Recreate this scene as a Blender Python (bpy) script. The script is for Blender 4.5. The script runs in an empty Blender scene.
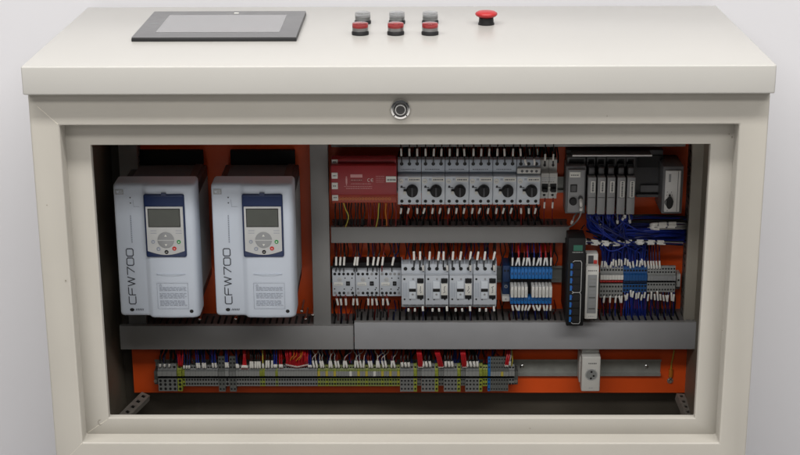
import bpy, bmesh, math, random
from mathutils import Vector, Matrix
random.seed(7)
S = bpy.context.scene
COL = S.collection

# ------------------------------------------------------------------ camera (solved from the cabinet's edges)
F, TH, YAW, ROLL = 1584.2, 0.3132, -0.0125, 0.0049          # focal length in pixels of an 800 px wide frame
CAM = Vector((0.0334, -2.4988, 0.8204))
_fw = Vector((math.sin(YAW)*math.cos(TH), math.cos(YAW)*math.cos(TH), -math.sin(TH)))
_r = Vector((math.cos(YAW), -math.sin(YAW), 0)); _d = _fw.cross(_r)
_r2 = _r*math.cos(ROLL)+_d*math.sin(ROLL); _d2 = -_r*math.sin(ROLL)+_d*math.cos(ROLL)
cd = bpy.data.cameras.new('camera'); cam = bpy.data.objects.new('camera', cd); COL.objects.link(cam)
cd.sensor_width = 36; cd.lens = F/800*36; cd.clip_start = 0.05; cd.clip_end = 100
mw = Matrix.Identity(4)
for i in range(3):
    mw[i][0] = _r2[i]; mw[i][1] = -_d2[i]; mw[i][2] = -_fw[i]; mw[i][3] = CAM[i]
cam.matrix_world = mw
S.camera = cam

def ray(u, v): return _fw + _r2*((u-400)/F) + _d2*((v-227.5)/F)
def W(u, v, Y):            # measured photo point -> x, z on the real plane y = Y
    q = ray(u, v); p = CAM + q*((Y-CAM.y)/q.y); return p.x, p.z
def W3(u, v, Y):
    x, z = W(u, v, Y); return Vector((x, Y, z))
def WZ(u, v, z):
    q = ray(u, v); p = CAM + q*((z-CAM.z)/q.z); return p.x, p.y

# ------------------------------------------------------------------ materials
def mat(name, col, rough=.5, metal=0., noise=0., scale=60., bump=0., bscale=400., trans=0., coat=0., emit=None, spec=.5, dirt=0., rvar=.08):
    m = bpy.data.materials.new(name); m.use_nodes = True
    nt = m.node_tree; b = nt.nodes['Principled BSDF']
    b.inputs['Base Color'].default_value = (*col, 1); b.inputs['Roughness'].default_value = rough
    b.inputs['Metallic'].default_value = metal; b.inputs['Specular IOR Level'].default_value = spec
    b.inputs['Transmission Weight'].default_value = trans; b.inputs['Coat Weight'].default_value = coat
    tc = nt.nodes.new('ShaderNodeTexCoord')
    if noise or dirt:
        n = nt.nodes.new('ShaderNodeTexNoise'); n.inputs['Scale'].default_value = scale; n.inputs['Detail'].default_value = 5
        nt.links.new(tc.outputs['Object'], n.inputs['Vector'])
        r = nt.nodes.new('ShaderNodeMapRange'); r.inputs[1].default_value = .3; r.inputs[2].default_value = .7
        r.inputs[3].default_value = 1-noise; r.inputs[4].default_value = 1+noise
        nt.links.new(n.outputs['Fac'], r.inputs[0])
        mx = nt.nodes.new('ShaderNodeMix'); mx.data_type = 'RGBA'; mx.blend_type = 'MULTIPLY'; mx.inputs[0].default_value = 1
        mx.inputs[6].default_value = (*col, 1); nt.links.new(r.outputs[0], mx.inputs[7])
        last = mx.outputs[2]
        if dirt:
            n2 = nt.nodes.new('ShaderNodeTexNoise'); n2.inputs['Scale'].default_value = 9; n2.inputs['Detail'].default_value = 8; n2.inputs['Roughness'].default_value = .7
            nt.links.new(tc.outputs['Object'], n2.inputs['Vector'])
            r2 = nt.nodes.new('ShaderNodeMapRange'); r2.inputs[1].default_value = .58; r2.inputs[2].default_value = .75; r2.inputs[3].default_value = 0; r2.inputs[4].default_value = dirt
            nt.links.new(n2.outputs['Fac'], r2.inputs[0])
            m2 = nt.nodes.new('ShaderNodeMix'); m2.data_type = 'RGBA'; nt.links.new(r2.outputs[0], m2.inputs[0])
            nt.links.new(last, m2.inputs[6]); m2.inputs[7].default_value = (.25, .22, .18, 1); last = m2.outputs[2]
        nt.links.new(last, b.inputs['Base Color'])
        rr = nt.nodes.new('ShaderNodeMapRange'); rr.inputs[3].default_value = max(.03, rough-rvar); rr.inputs[4].default_value = min(1, rough+rvar)
        nt.links.new(n.outputs['Fac'], rr.inputs[0]); nt.links.new(rr.outputs[0], b.inputs['Roughness'])
    if bump:
        n = nt.nodes.new('ShaderNodeTexNoise'); n.inputs['Scale'].default_value = bscale; n.inputs['Detail'].default_value = 2
        nt.links.new(tc.outputs['Object'], n.inputs['Vector'])
        bp = nt.nodes.new('ShaderNodeBump'); bp.inputs['Strength'].default_value = bump; bp.inputs['Distance'].default_value = .0006
        nt.links.new(n.outputs['Fac'], bp.inputs['Height']); nt.links.new(bp.outputs[0], b.inputs['Normal'])
    if emit:
        b.inputs['Emission Color'].default_value = (*emit[0], 1); b.inputs['Emission Strength'].default_value = emit[1]
    return m
X = {}
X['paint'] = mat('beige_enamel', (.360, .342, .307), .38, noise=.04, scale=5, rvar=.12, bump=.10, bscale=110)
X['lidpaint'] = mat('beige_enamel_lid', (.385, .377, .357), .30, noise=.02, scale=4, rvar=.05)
X['chip'] = mat('paint_chip', (.20, .18, .15), .6)
X['weld'] = mat('weld_bead', (.62, .58, .5), .5, noise=.1)
X['inner'] = mat('shaded_enamel', (.095, .082, .064), .5, noise=.15, scale=8, dirt=.2)  # cabinet enamel with the interior's shade put into its colour
X['wall'] = mat('wall_paint', (.545, .543, .568), .8, noise=.012, scale=2.2, bump=.1, bscale=90)
X['floor'] = mat('concrete', (.58, .57, .56), .6, noise=.1, scale=4)
X['orange'] = mat('orange_plate', (.92, .108, .012), .42, noise=.05, scale=12, bump=.1)
X['duct'] = mat('duct_grey', (.29, .288, .285), .48, noise=.03, scale=25, dirt=.04)
X['ductwarm'] = mat('duct_warm_grey', (.36, .335, .285), .48, noise=.03, scale=25, dirt=.04)
X['ductmid'] = mat('duct_mid_grey', (.35, .35, .355), .46, noise=.03, scale=25, dirt=.04)
X['ductnew'] = mat('duct_cool_grey', (.40, .405, .425), .42, noise=.03, scale=25, dirt=.03)
X['side'] = mat('half_shaded_enamel', (.24, .215, .17), .5, noise=.08, scale=8, dirt=.2)  # same enamel, less shade in the colour where light reaches the side walls
X['ductfin'] = mat('duct_fin', (.13, .13, .128), .55, noise=.04)
X['steel'] = mat('galvanised', (.50, .50, .47), .38, metal=.85, noise=.12, scale=120)
X['rail'] = mat('rail_zinc', (.34, .35, .33), .42, metal=.2, noise=.08, scale=60)
X['chrome'] = mat('chrome', (.75, .75, .74), .15, metal=1)
X['black'] = mat('black_plastic', (.010, .010, .011), .55, noise=.1, spec=.3)
X['hole'] = mat('hole_black', (.006, .006, .007), .6)
X['dark'] = mat('dark_plastic', (.055, .058, .066), .45, noise=.08)
X['drive'] = mat('drive_cover', (.60, .66, .755), .42, noise=.015, scale=15, bump=.08, bscale=700)
X['ink'] = mat('ink_dark', (.035, .04, .055), .5)
X['inkgrey'] = mat('ink_grey', (.30, .33, .40), .5)
X['navy'] = mat('navy', (.008, .022, .085), .35, noise=.05)
X['silver'] = mat('keypad_silver', (.52, .53, .53), .4, noise=.03)
X['silver2'] = mat('keypad_silver_dark', (.30, .31, .32), .4, noise=.03)
X['lcd'] = mat('lcd', (.055, .062, .052), .12, noise=.08, scale=40)
X['green'] = mat('green', (.02, .28, .06), .4)
X['teal'] = mat('switch_emblem', (.02, .13, .085), .5)
X['galv'] = mat('rail_galvanised', (.30, .285, .255), .5, metal=.15, noise=.15, scale=90)
X['redbtn'] = mat('red_button', (.55, .02, .015), .35, noise=.05)
X['red'] = mat('relay_red', (.30, .012, .018), .42, noise=.07, scale=30)
X['pink'] = mat('relay_print', (.62, .30, .30), .5)
X['redterm'] = mat('relay_terminal', (.34, .035, .012), .42, noise=.12, scale=90)
X['dev'] = mat('device_grey', (.68, .735, .80), .45, noise=.03, scale=30)
X['dev2'] = mat('device_grey_upper', (.40, .45, .52), .45, noise=.03, scale=30)
X['devw'] = mat('contactor_grey', (.55, .59, .645), .45, noise=.03, scale=30)
X['mcb'] = mat('breaker_grey', (.55, .55, .53), .5, noise=.04)
X['white'] = mat('white_plastic', (.74, .735, .70), .5, noise=.03)
X['label'] = mat('label_white', (.74, .74, .70), .6)
X['sleeve'] = mat('marker_sleeve', (.86, .85, .81), .5, noise=.06, scale=200)
X['blue'] = mat('blue_plastic', (.014, .15, .46), .42, noise=.06)
X['dblue'] = mat('dark_blue_plastic', (.010, .035, .11), .45, noise=.06)
X['term'] = mat('terminal_grey', (.20, .208, .205), .5, noise=.05)
X['ridge'] = mat('terminal_marker', (.29, .30, .295), .5, noise=.05)
X['termd'] = mat('terminal_warm', (.125, .132, .125), .5, noise=.05)
X['gy'] = mat('green_yellow', (.27, .31, .045), .5, noise=.3, scale=180)
X['gyd'] = mat('green_yellow_grey', (.225, .265, .09), .5, noise=.15, scale=180)
X['yel'] = mat('yellow', (.52, .43, .07), .5)
X['plc'] = mat('plc_grey', (.29, .295, .305), .42, noise=.04)
X['plcd'] = mat('plc_dark', (.075, .075, .08), .45, noise=.05)
X['plcm'] = mat('plc_mid', (.13, .13, .137), .45, noise=.05)
X['alu'] = mat('brushed_front', (.74, .74, .73), .40, metal=.0, noise=.05)
X['w_black'] = mat('wire_black', (.010, .010, .011), .45)
X['w_red'] = mat('wire_red', (.50, .010, .018), .42)
X['w_dred'] = mat('wire_dark_red', (.20, .012, .012), .45)
X['w_blue'] = mat('wire_blue', (.010, .030, .29), .42)
X['w_dblue'] = mat('wire_dark_blue', (.012, .02, .13), .45)
X['w_grey'] = mat('wire_grey', (.33, .33, .33), .5)
X['w_yel'] = mat('wire_yellow', (.55, .48, .07), .45)
X['w_orange'] = mat('wire_orange', (.60, .20, .02), .45)
X['w_white'] = mat('wire_white', (.55, .50, .46), .5)
X['hmi'] = mat('hmi_bezel', (.115, .115, .119), .36, noise=.03, scale=30)
X['hmis'] = mat('hmi_screen', (.195, .195, .20), .16)  # grey base carries the ceiling's reflection in the glass
X['hmiedge'] = mat('hmi_edge', (.012, .012, .013), .4)
X['lens'] = mat('clear_lens', (.95, .95, .95), .06, trans=1.0)
X['lensred'] = mat('red_lens_core', (.78, .035, .04), .3)
X['lensgrey'] = mat('grey_lens_core', (.86, .87, .88), .3)
X['gun'] = mat('gunmetal', (.05, .05, .05), .4, metal=.5)
X['estop'] = mat('emergency_red', (.36, .014, .016), .36, noise=.04)

# ------------------------------------------------------------------ mesh builder
class MB:
    def __init__(s): s.v = []; s.f = []; s.m = []; s.mats = []; s.sm = []
    def mi(s, k):
        if k not in s.mats: s.mats.append(k)
        return s.mats.index(k)
    def add(s, vs, fs, k, smooth=False):
        o = len(s.v); i = s.mi(k)
        s.v += [tuple(q) for q in vs]
        for f in fs: s.f.append([o+a for a in f]); s.m.append(i); s.sm.append(smooth)
    def box(s, x0, x1, y0, y1, z0, z1, k, bev=0, seg=2):
        if x0 > x1: x0, x1 = x1, x0
        if y0 > y1: y0, y1 = y1, y0
        if z0 > z1: z0, z1 = z1, z0
        bv = min(bev, (x1-x0)*.45, (y1-y0)*.45, (z1-z0)*.45)
        if bv <= 0:
            s.add([(x0,y0,z0),(x1,y0,z0),(x1,y1,z0),(x0,y1,z0),(x0,y0,z1),(x1,y0,z1),(x1,y1,z1),(x0,y1,z1)],
                  [(0,3,2,1),(4,5,6,7),(0,1,5,4),(1,2,6,5),(2,3,7,6),(3,0,4,7)], k)
        else:
            b = bmesh.new(); bmesh.ops.create_cube(b, size=1)
            for q in b.verts: q.co = Vector(((x0+x1)/2+q.co.x*(x1-x0), (y0+y1)/2+q.co.y*(y1-y0), (z0+z1)/2+q.co.z*(z1-z0)))
            bmesh.ops.bevel(b, geom=list(b.edges), offset=bv, segments=seg, affect='EDGES', profile=.5)
            s.bm(b, k, True)
        return s
    def bm(s, b, k, smooth=False):
        b.verts.index_update(); s.add([q.co for q in b.verts], [[q.index for q in f.verts] for f in b.faces], k, smooth); b.free()
    def cyl(s, c, r0, r1, h, axis, k, n=20, cap=True):       # frustum from c along axis
        a = {'x': Vector((1,0,0)), '-y': Vector((0,-1,0)), 'y': Vector((0,1,0)), 'z': Vector((0,0,1))}[axis] if isinstance(axis, str) else Vector(axis).normalized()
        u = a.orthogonal().normalized(); w = a.cross(u); c = Vector(c)
        vs = []
        for r, t in ((r0, 0), (r1, h)):
            for i in range(n):
                g = 2*math.pi*i/n; vs.append(c+a*t+(u*math.cos(g)+w*math.sin(g))*r)
        s.add(vs, [(i, (i+1) % n, n+(i+1) % n, n+i) for i in range(n)], k, True)
        if cap:
            s.add(vs[n:], [list(range(n))], k); s.add(vs[:n], [list(range(n))[::-1]], k)
        return s
    def lathe(s, c, prof, axis, k, n=28):                    # prof: (radius, height) list
        a = {'-y': Vector((0,-1,0)), 'z': Vector((0,0,1))}[axis]; u = a.orthogonal().normalized(); w = a.cross(u); c = Vector(c)
        vs = []
        for r, t in prof:
            for i in range(n):
                g = 2*math.pi*i/n; vs.append(c+a*t+(u*math.cos(g)+w*math.sin(g))*max(r, 1e-5))
        fs = []
        for j in range(len(prof)-1):
            for i in range(n): fs.append((j*n+i, j*n+(i+1) % n, (j+1)*n+(i+1) % n, (j+1)*n+i))
        s.add(vs, fs, k, True); return s
    def disc(s, x, z, y, r, k, n=10, rz=None):               # flat mark on a face looking to -y
        rz = rz or r
        s.add([(x+r*math.cos(2*math.pi*i/n), y, z+rz*math.sin(2*math.pi*i/n)) for i in range(n)], [list(range(n))], k); return s
    def quad(s, x0, x1, z0, z1, y, k): s.add([(x0,y,z0),(x1,y,z0),(x1,y,z1),(x0,y,z1)], [(0,1,2,3)], k); return s
    def prism(s, prof, x0, x1, k, ks=None):                  # (y,z) outline swept along x; ks = material per outline edge
        n = len(prof); vs = [(x0, y, z) for y, z in prof]+[(x1, y, z) for y, z in prof]
        for i in range(n):
            s.add([vs[i], vs[(i+1) % n], vs[n+(i+1) % n], vs[n+i]], [(0,1,2,3)], (ks or {}).get(i, k))
        s.add(vs[:n], [list(range(n))], k); s.add(vs[n:], [list(range(n))[::-1]], k); return s
    def tube(s, pts, r, k, n=6, cap=True):
        pts = [Vector(p) for p in pts]; vs = []; up = None
        for i, p in enumerate(pts):
            t = (pts[min(i+1, len(pts)-1)]-pts[max(i-1, 0)])
            t = t.normalized() if t.length > 1e-9 else Vector((0,0,1))
            if up is None: up = t.orthogonal().normalized()
            up = (up-t*up.dot(t)); up = up.normalized() if up.length > 1e-6 else t.orthogonal().normalized()
            w = t.cross(up)
            for j in range(n):
                g = 2*math.pi*j/n; vs.append(p+(up*math.cos(g)+w*math.sin(g))*r)
        fs = [(i*n+j, i*n+(j+1) % n, (i+1)*n+(j+1) % n, (i+1)*n+j) for i in range(len(pts)-1) for j in range(n)]
        s.add(vs, fs, k, True)
        if cap: s.add(vs[:n], [list(range(n))[::-1]], k); s.add(vs[-n:], [list(range(n))], k)
        return s
    def stroke(s, pts, wd, y, k, th=.0003):                  # flat printed line on a -y face, pts (x,z)
        for (xa, za), (xb, zb) in zip(pts, pts[1:]):
            d = Vector((xb-xa, zb-za)); L = d.length
            if L < 1e-9: continue
            d /= L; p = Vector((-d.y, d.x))*wd/2; e = d*wd/2*.9
            c = [(xa-e.x+p.x, za-e.y+p.y), (xb+e.x+p.x, zb+e.y+p.y), (xb+e.x-p.x, zb+e.y-p.y), (xa-e.x-p.x, za-e.y-p.y)]
            s.add([(q[0], y, q[1]) for q in c], [(0,1,2,3)], k); y -= .00003
        return s
    def build(s, name, parent=None, loc=None):
        me = bpy.data.meshes.new(name); me.from_pydata(s.v, [], s.f)
        for k in s.mats: me.materials.append(X[k])
        me.polygons.foreach_set('material_index', s.m); me.polygons.foreach_set('use_smooth', s.sm)
        b = bmesh.new(); b.from_mesh(me); bmesh.ops.recalc_face_normals(b, faces=b.faces); b.to_mesh(me); b.free()
        me.set_sharp_from_angle(angle=math.radians(38)); me.update()
        o = bpy.data.objects.new(name, me); COL.objects.link(o)
        if parent: o.parent = parent
        if loc: o.location = loc
        return o

def tag(o, label, cat, group=None, kind=None):
    if label: o['label'] = label
    if cat: o['category'] = cat
    if group: o['group'] = group
    if kind: o['kind'] = kind
    return o
def thing(name, label, cat, loc, group=None):
    o = bpy.data.objects.new(name, None); COL.objects.link(o); o.location = loc; o.empty_display_size = .02
    return tag(o, label, cat, group)
KIDS = {}
def dup(root, loc, label=None, group=None):
    r = root.copy(); COL.objects.link(r); r.location = loc
    if label: r['label'] = label
    if group: r['group'] = group
    for ch in list(root.children):
        c = ch.copy(); COL.objects.link(c); c.parent = r
        for g in list(ch.children):
            q = g.copy(); COL.objects.link(q); q.parent = c
    return r
ORD = 'first second third fourth fifth sixth seventh eighth ninth tenth eleventh twelfth thirteenth fourteenth fifteenth sixteenth seventeenth eighteenth nineteenth twentieth'.split()
def spline(pts, n=8):
    pts = [Vector(p) for p in pts]; out = []
    if len(pts) < 3: return pts
    q = [pts[0]*2-pts[1]]+pts+[pts[-1]*2-pts[-2]]
    for i in range(1, len(q)-2):
        for j in range(n):
            t = j/n; a, b, c, d = q[i-1], q[i], q[i+1], q[i+2]
            out.append(.5*((2*b)+(c-a)*t+(2*a-5*b+4*c-d)*t*t+(3*b-a-3*c+d)*t**3))
    out.append(pts[-1]); return out

PLATE = .460
# ------------------------------------------------------------------ setting
m = MB(); m.box(-4, 4, .535, .60, -.72, 2.4, 'wall'); o = m.build('wall'); tag(o, 'plain pale grey wall behind the beige cabinet', None, None, 'structure')
m = MB(); m.box(-4, 4, -5, .535, -.77, -.72, 'floor'); o = m.build('floor'); tag(o, 'grey concrete floor under the cabinet', None, None, 'structure')

# ------------------------------------------------------------------ cabinet
HW = .600; ZT = .2888; TL = .0468; OV = .023; LD = .5148; WL = .6018
RX0, RX1, RZ0, RZ1, RD = -.5518, .5529, -.3819, .1860, .0375
OX0, OX1, OZ0, OZ1 = -.5113, .5155, -.3517, .1431
ZB = -.64; ZL = ZT-TL
cab = thing('control_cabinet', 'beige steel control cabinet with open front, grey wall behind', 'cabinet', (0, 0, -.72))
def L(o): o.location = (0, 0, .72); return o          # parts carry scene coordinates
def ring(m, o, i, y0, y1, k, bev, seg=3, bevo=None):
    b = bmesh.new(); V = []
    for y in (y0, y1):
        for (x0, x1, z0, z1) in (o, i):
            V.append([b.verts.new(p) for p in ((x0,y,z0),(x1,y,z0),(x1,y,z1),(x0,y,z1))])
    fo, fi, bo, bi = V
    for j in range(4):
        k2 = (j+1) % 4
        b.faces.new((fo[j], fo[k2], fi[k2], fi[j])); b.faces.new((bi[j], bi[k2], bo[k2], bo[j]))
        b.faces.new((fi[j], fi[k2], bi[k2], bi[j])); b.faces.new((fo[k2], fo[j], bo[j], bo[k2]))
    b.edges.index_update()
    ed = []
    for j in range(4):
        for q in (fi, fo):
            e = b.edges.get((q[j], q[(j+1) % 4]));  ed.append(e)
        ed.append(b.edges.get((fi[j], bi[j]))); ed.append(b.edges.get((fo[j], bo[j])))
    bmesh.ops.bevel(b, geom=ed, offset=bev, segments=seg, affect='EDGES', profile=.5)
    m.bm(b, k, True)
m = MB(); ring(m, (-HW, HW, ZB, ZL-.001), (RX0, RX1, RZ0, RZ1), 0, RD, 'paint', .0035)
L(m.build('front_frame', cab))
m = MB(); ring(m, (RX0-.006, RX1+.006, RZ0-.006, RZ1+.006), (OX0, OX1, OZ0, OZ1), RD-.0005, RD+.014, 'paint', .0018, 2)
L(m.build('inner_flange', cab))
m = MB()                                             # mitre welds in the frame corners
def weld(a, b_, y, r=.0006):
    a, b_ = Vector(a), Vector(b_); n = 26
    m.tube([Vector((a.x+(b_.x-a.x)*t/n, y+.0004, a.y+(b_.y-a.y)*t/n)) + Vector((random.uniform(-1, 1), 0, random.uniform(-1, 1)))*.00035 for t in range(n+1)], r, 'weld', 5)
weld((-.585, .218), (RX0-.002, RZ1+.002), 0); weld((.583, .216), (RX1+.004, RZ1+.004), 0, .0004)
weld((RX0+.003, RZ0+.003), (OX0-.003, OZ0-.003), RD-.0005, .0006); weld((RX0-.001, RZ0-.001), (-.583, -.414), 0, .0005)
L(m.build('weld_seam', cab))
m = MB()                                             # sheet-metal body: sides, back, floor, plinth
m.box(-HW, -HW+.012, RD, LD-.003, ZB, ZL-.001, 'paint', .002); m.box(HW-.012, HW, RD, LD-.003, ZB, ZL-.001, 'paint', .002)
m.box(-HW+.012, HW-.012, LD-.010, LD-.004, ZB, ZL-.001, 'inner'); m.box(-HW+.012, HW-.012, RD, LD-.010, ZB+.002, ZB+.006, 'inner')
L(m.build('body', cab))
m = MB(); m.box(-HW+.0125, -HW+.028, RD+.001, LD-.011, ZB+.008, ZL-.003, 'side'); m.box(HW-.028, HW-.0125, RD+.001, LD-.011, ZB+.008, ZL-.003, 'side')
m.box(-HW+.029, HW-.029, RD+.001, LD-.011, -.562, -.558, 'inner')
L(m.build('inner_panel', cab))
m = MB(); m.box(-HW+.03, HW-.03, .04, LD-.03, -.72, ZB, 'dark'); L(m.build('plinth', cab))
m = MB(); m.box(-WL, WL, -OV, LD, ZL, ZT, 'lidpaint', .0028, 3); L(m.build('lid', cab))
px0 = W(133, 370, PLATE)[0]; px1 = W(688, 370, PLATE)[0]; pz0 = W(400, 392.5, PLATE)[1]
m = MB(); m.box(px0, px1, PLATE, PLATE+.003, pz0, ZL-.01, 'orange')
m.box(px0, px1, PLATE+.003, PLATE+.02, pz0, pz0+.003, 'orange')
plate = L(m.build('mounting_plate', cab)); plate['label'] = 'orange mounting plate'
m = MB()
for (u, v) in ((217, 153.5), (159, 153.5), (305, 153)):
    x, z = W(u, v, PLATE); m.lathe((x, PLATE, z), [(.004, 0), (.004, .002), (.002, .0032), (0, .0034)], '-y', 'steel', 12)
# perforated rails carrying the plate
def rail(A, B, wd, n):
    m = MB(); A, B = Vector(A), Vector(B); d = (B-A); Ln = d.length; d.normalize()
    s_ = Vector((1, 0, -.18)).normalized()*wd/2; s_ -= d*s_.dot(d); up = s_.cross(d).normalized()
    if up.z < 0: up = -up
    st = Ln/n
    for i in range(n):                                # strip pierced by a row of square-ish holes
        a = A+d*st*i; b_ = a+d*st; h0 = a+d*st*.30; h1 = a+d*st*.72; q = s_*.40
        for (p, r_, t, w_) in ((a-s_, a+s_, h0+s_, h0-s_), (h1-s_, h1+s_, b_+s_, b_-s_), (h0-s_, h0-q, h1-q, h1-s_), (h0+q, h0+s_, h1+s_, h1+q)):
            m.add([p, r_, t, w_], [(0,1,2,3)], 'galv'); 
            m.add([x_-up*.0015 for x_ in (p, r_, t, w_)], [(3,2,1,0)], 'galv')
        m.add([h0-q-up*.004, h0+q-up*.004, h1+q-up*.004, h1-q-up*.004], [(0,1,2,3)], 'hole')
    for sg in (-1, 1):
        e = s_*sg; m.add([A+e, B+e, B+e-up*.014, A+e-up*.014], [(0,1,2,3)], 'galv')
    return L(m.build('support_rail', cab))
A = W3(146, 393.5, .450); B = W3(121, 418, .370); rail(A, A+(B-A)*1.9, .021, 9)
A = W3(680.5, 393.5, .450); B = W3(691, 418, .370); rail(A, A+(B-A)*1.9, .017, 9)
m = MB()                                             # small paint chips and a grinding mark seen on the frame
for (u, v, y_, r_) in ((65.8, 280.5, 0, .0013), (732, 137, RD, .0016), (729, 134, RD, .0009), (607, 116, 0, .0008), (722, 330, 0, .0008), (47, 205, 0, .0008), (330, 437, RD, .0007), (530, 428, RD, .0008)):
    m = MB(); x, z = W(u, v, y_); m.disc(x, z, y_-.0009, r_, 'chip', 9, r_*1.3); L(m.build('paint_chip', cab))
m = MB()
for k in range(5):
    x, z = W(100.6, 422, RD); a = math.radians(80+k*40); b_ = math.radians(120+k*40); m.stroke([(x+.0042*math.cos(a), z+.005*math.sin(a)), (x+.0042*math.cos(b_), z+.005*math.sin(b_))], .0008, RD-.0010, 'chip')
L(m.build('scratch_mark', cab))
# lock
lx, lz = W(400.5, 109, 0)
m = MB(); m.lathe((lx, .001, lz), [(.0172, 0), (.0172, .003), (.0155, .006), (.0125, .0065), (.0118, .004), (.0, .004)], '-y', 'chrome', 36)
lock = L(m.build('lock', cab))
m = MB(); m.lathe((lx, -.0071, lz), [(.0088, 0), (.0088, .0006), (.0072, .0006), (.0072, 0)], '-y', 'chrome', 30)
for k in range(4):
    a = math.radians(45+90*k); m.cyl((lx+.0142*math.cos(a), -.0055, lz+.0142*math.sin(a)), .0012, .0010, .0012, '-y', 'black', 8)
m.lathe((lx, -.003, lz), [(.0112, 0), (.0112, .0028), (.0095, .0042), (0, .0042)], '-y', 'gun', 30)
m.lathe((lx, -.003, lz-.0095), [(.002, .0), (.002, .0045), (0, .0045)], '-y', 'hole', 10)
o = m.build('lock_core', lock)

# ------------------------------------------------------------------ things on the lid
h0 = WZ(130.2, 41, ZT); h1 = WZ(294, 42.5, ZT); h2 = WZ(307.8, 16.2, ZT); h3 = WZ(157, 14.6, ZT)
hx0 = (h0[0]+h3[0])/2; hx1 = (h1[0]+h2[0])/2; hy0 = (h0[1]+h1[1])/2; hy1 = (h2[1]+h3[1])/2
hw, hd = hx1-hx0, hy1-hy0
t = thing('touch_panel', 'grey touch screen panel lying in the cabinet lid', 'touch panel', (hx0, hy0, ZT))
m = MB(); m.box(0, hw, 0, hd, -.003, .0062, 'hmiedge', .0015); m.build('housing', t)
m = MB(); m.box(.0005, hw-.0005, .0005, hd-.0005, .0063, .0078, 'hmi', .0006); bz = m.build('bezel', t)
m = MB(); m.box(hw*.535, hw*.565, hd*.90, hd*.925, .0079, .0082, 'label'); m.build('emblem', bz)
m = MB()
for i in range(2): m.box(hw*.045, hw*.10, hd*(.48+.03*i), hd*(.485+.03*i), .0079, .0081, 'silver2')
m.build('printed_mark', bz)
m = MB(); m.box(hw*.125, hw*.885, hd*.17, hd*.83, .0079, .0083, 'hmis'); m.build('screen', t)

def pushbutton(core, label, name='push_button'):
    t = thing(name, label, 'push button', (0, 0, ZT), 'illuminated push buttons on the lid')
    m = MB(); m.lathe((0, 0, 0), [(.0148, 0), (.0150, .0045), (.0142, .0062), (.0118, .0068), (.0118, .0055)], 'z', 'black', 32); m.build('collar', t)
    m = MB(); m.lathe((0, 0, 0), [(.0105, .006), (.0100, .0120)], 'z', 'silver', 28); m.lathe((0, 0, 0), [(.0100, .0120), (.0116, .0128), (.0116, .0158), (.0108, .0168), (0, .0170)], 'z', core, 28); m.build('lamp_insert', t)
    m = MB(); m.lathe((0, 0, 0), [(.0139, .0063), (.0140, .0188), (.0134, .0204), (.0120, .0210), (0, .0212)], 'z', 'lens', 32)
    m.lathe((0, 0, 0), [(0, .0186), (.0118, .0184), (.0126, .0174), (.0126, .0064), (.0139, .0063)], 'z', 'lens', 32); m.build('lens', t)
    return t
rb = pushbutton('lensred', ''); wb = pushbutton('lensgrey', '')
for i, u in enumerate((360.3, 395.7, 430)):
    x, y = WZ(u, 34.6, ZT); lab = ('left', 'middle', 'right')[i]
    (rb if i == 0 else None)
    q = rb if i == 0 else dup(rb, (x, y, ZT)); q.location = (x, y, ZT)
    q['label'] = 'red clear-capped push button in the front row, %s of the three' % lab
for i, u in enumerate((362.8, 397, 430.2)):
    x, y = WZ(u, 23.6, ZT); lab = ('left', 'middle', 'right')[i]
    q = wb if i == 0 else dup(wb, (x, y, ZT)); q.location = (x, y, ZT)
    q['label'] = 'clear white push button in the back row, %s of the three' % lab
x, y = WZ(486.2, 24.6, ZT)
t = thing('emergency_stop_button', 'red mushroom emergency stop button on the cabinet lid', 'emergency stop', (x, y, ZT))
m = MB(); m.lathe((0, 0, 0), [(.0146, 0), (.0146, .003), (.0134, .0035), (.0130, .0125), (.0120, .0135)], 'z', 'black', 32); m.build('collar', t)
m = MB(); m.lathe((0, 0, 0), [(.0115, .0130), (.0140, .0138), (.0178, .0156), (.0196, .0176), (.0200, .0196), (.0190, .0216), (.0150, .0238), (.008, .0250), (0, .0254)], 'z', 'estop', 40); m.build('mushroom_head', t)

# ------------------------------------------------------------------ wire ducts and rails
def hduct(u0, u1, v0, v1, Yf, label, back=PLATE, ck='duct'):
    a = W3(u0, (v0+v1)/2, Yf); b = W3(u1, (v0+v1)/2, Yf); zc = (a.z+b.z)/2
    h = W((u0+u1)/2, v0, Yf)[1]-W((u0+u1)/2, v1, Yf)[1]; w = b.x-a.x; dp = back-Yf
    t = thing('wire_duct', label, 'wire duct', (a.x, back, zc-h/2), 'slotted grey wire ducts')
    m = MB(); m.box(0, w, -dp, -dp+.002, 0, h, ck, .0012); m.box(0, w, -dp+.002, -dp+.012, h-.0022, h-.0002, 'duct'); m.box(0, w, -dp+.002, -dp+.012, .0002, .0022, 'duct'); m.build('cover', t)
    m = MB(); n = int(w/.0125)
    for i in range(n):
        x = (i+.5)*w/n
        for z in (h-.004, .0025): m.box(x-.0042, x+.0042, -dp+.003, -.012, z, z+.0014, 'ductfin')
    m.box(0, w, -.012, -.002, h-.004, h-.0026, 'ductfin'); m.box(0, w, -.012, -.002, .0025, .0039, 'ductfin'); m.box(0, w, -.002, -.0002, .0025, h-.0026, 'ductfin')
    m.build('slotted_trough', t); return t
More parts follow.
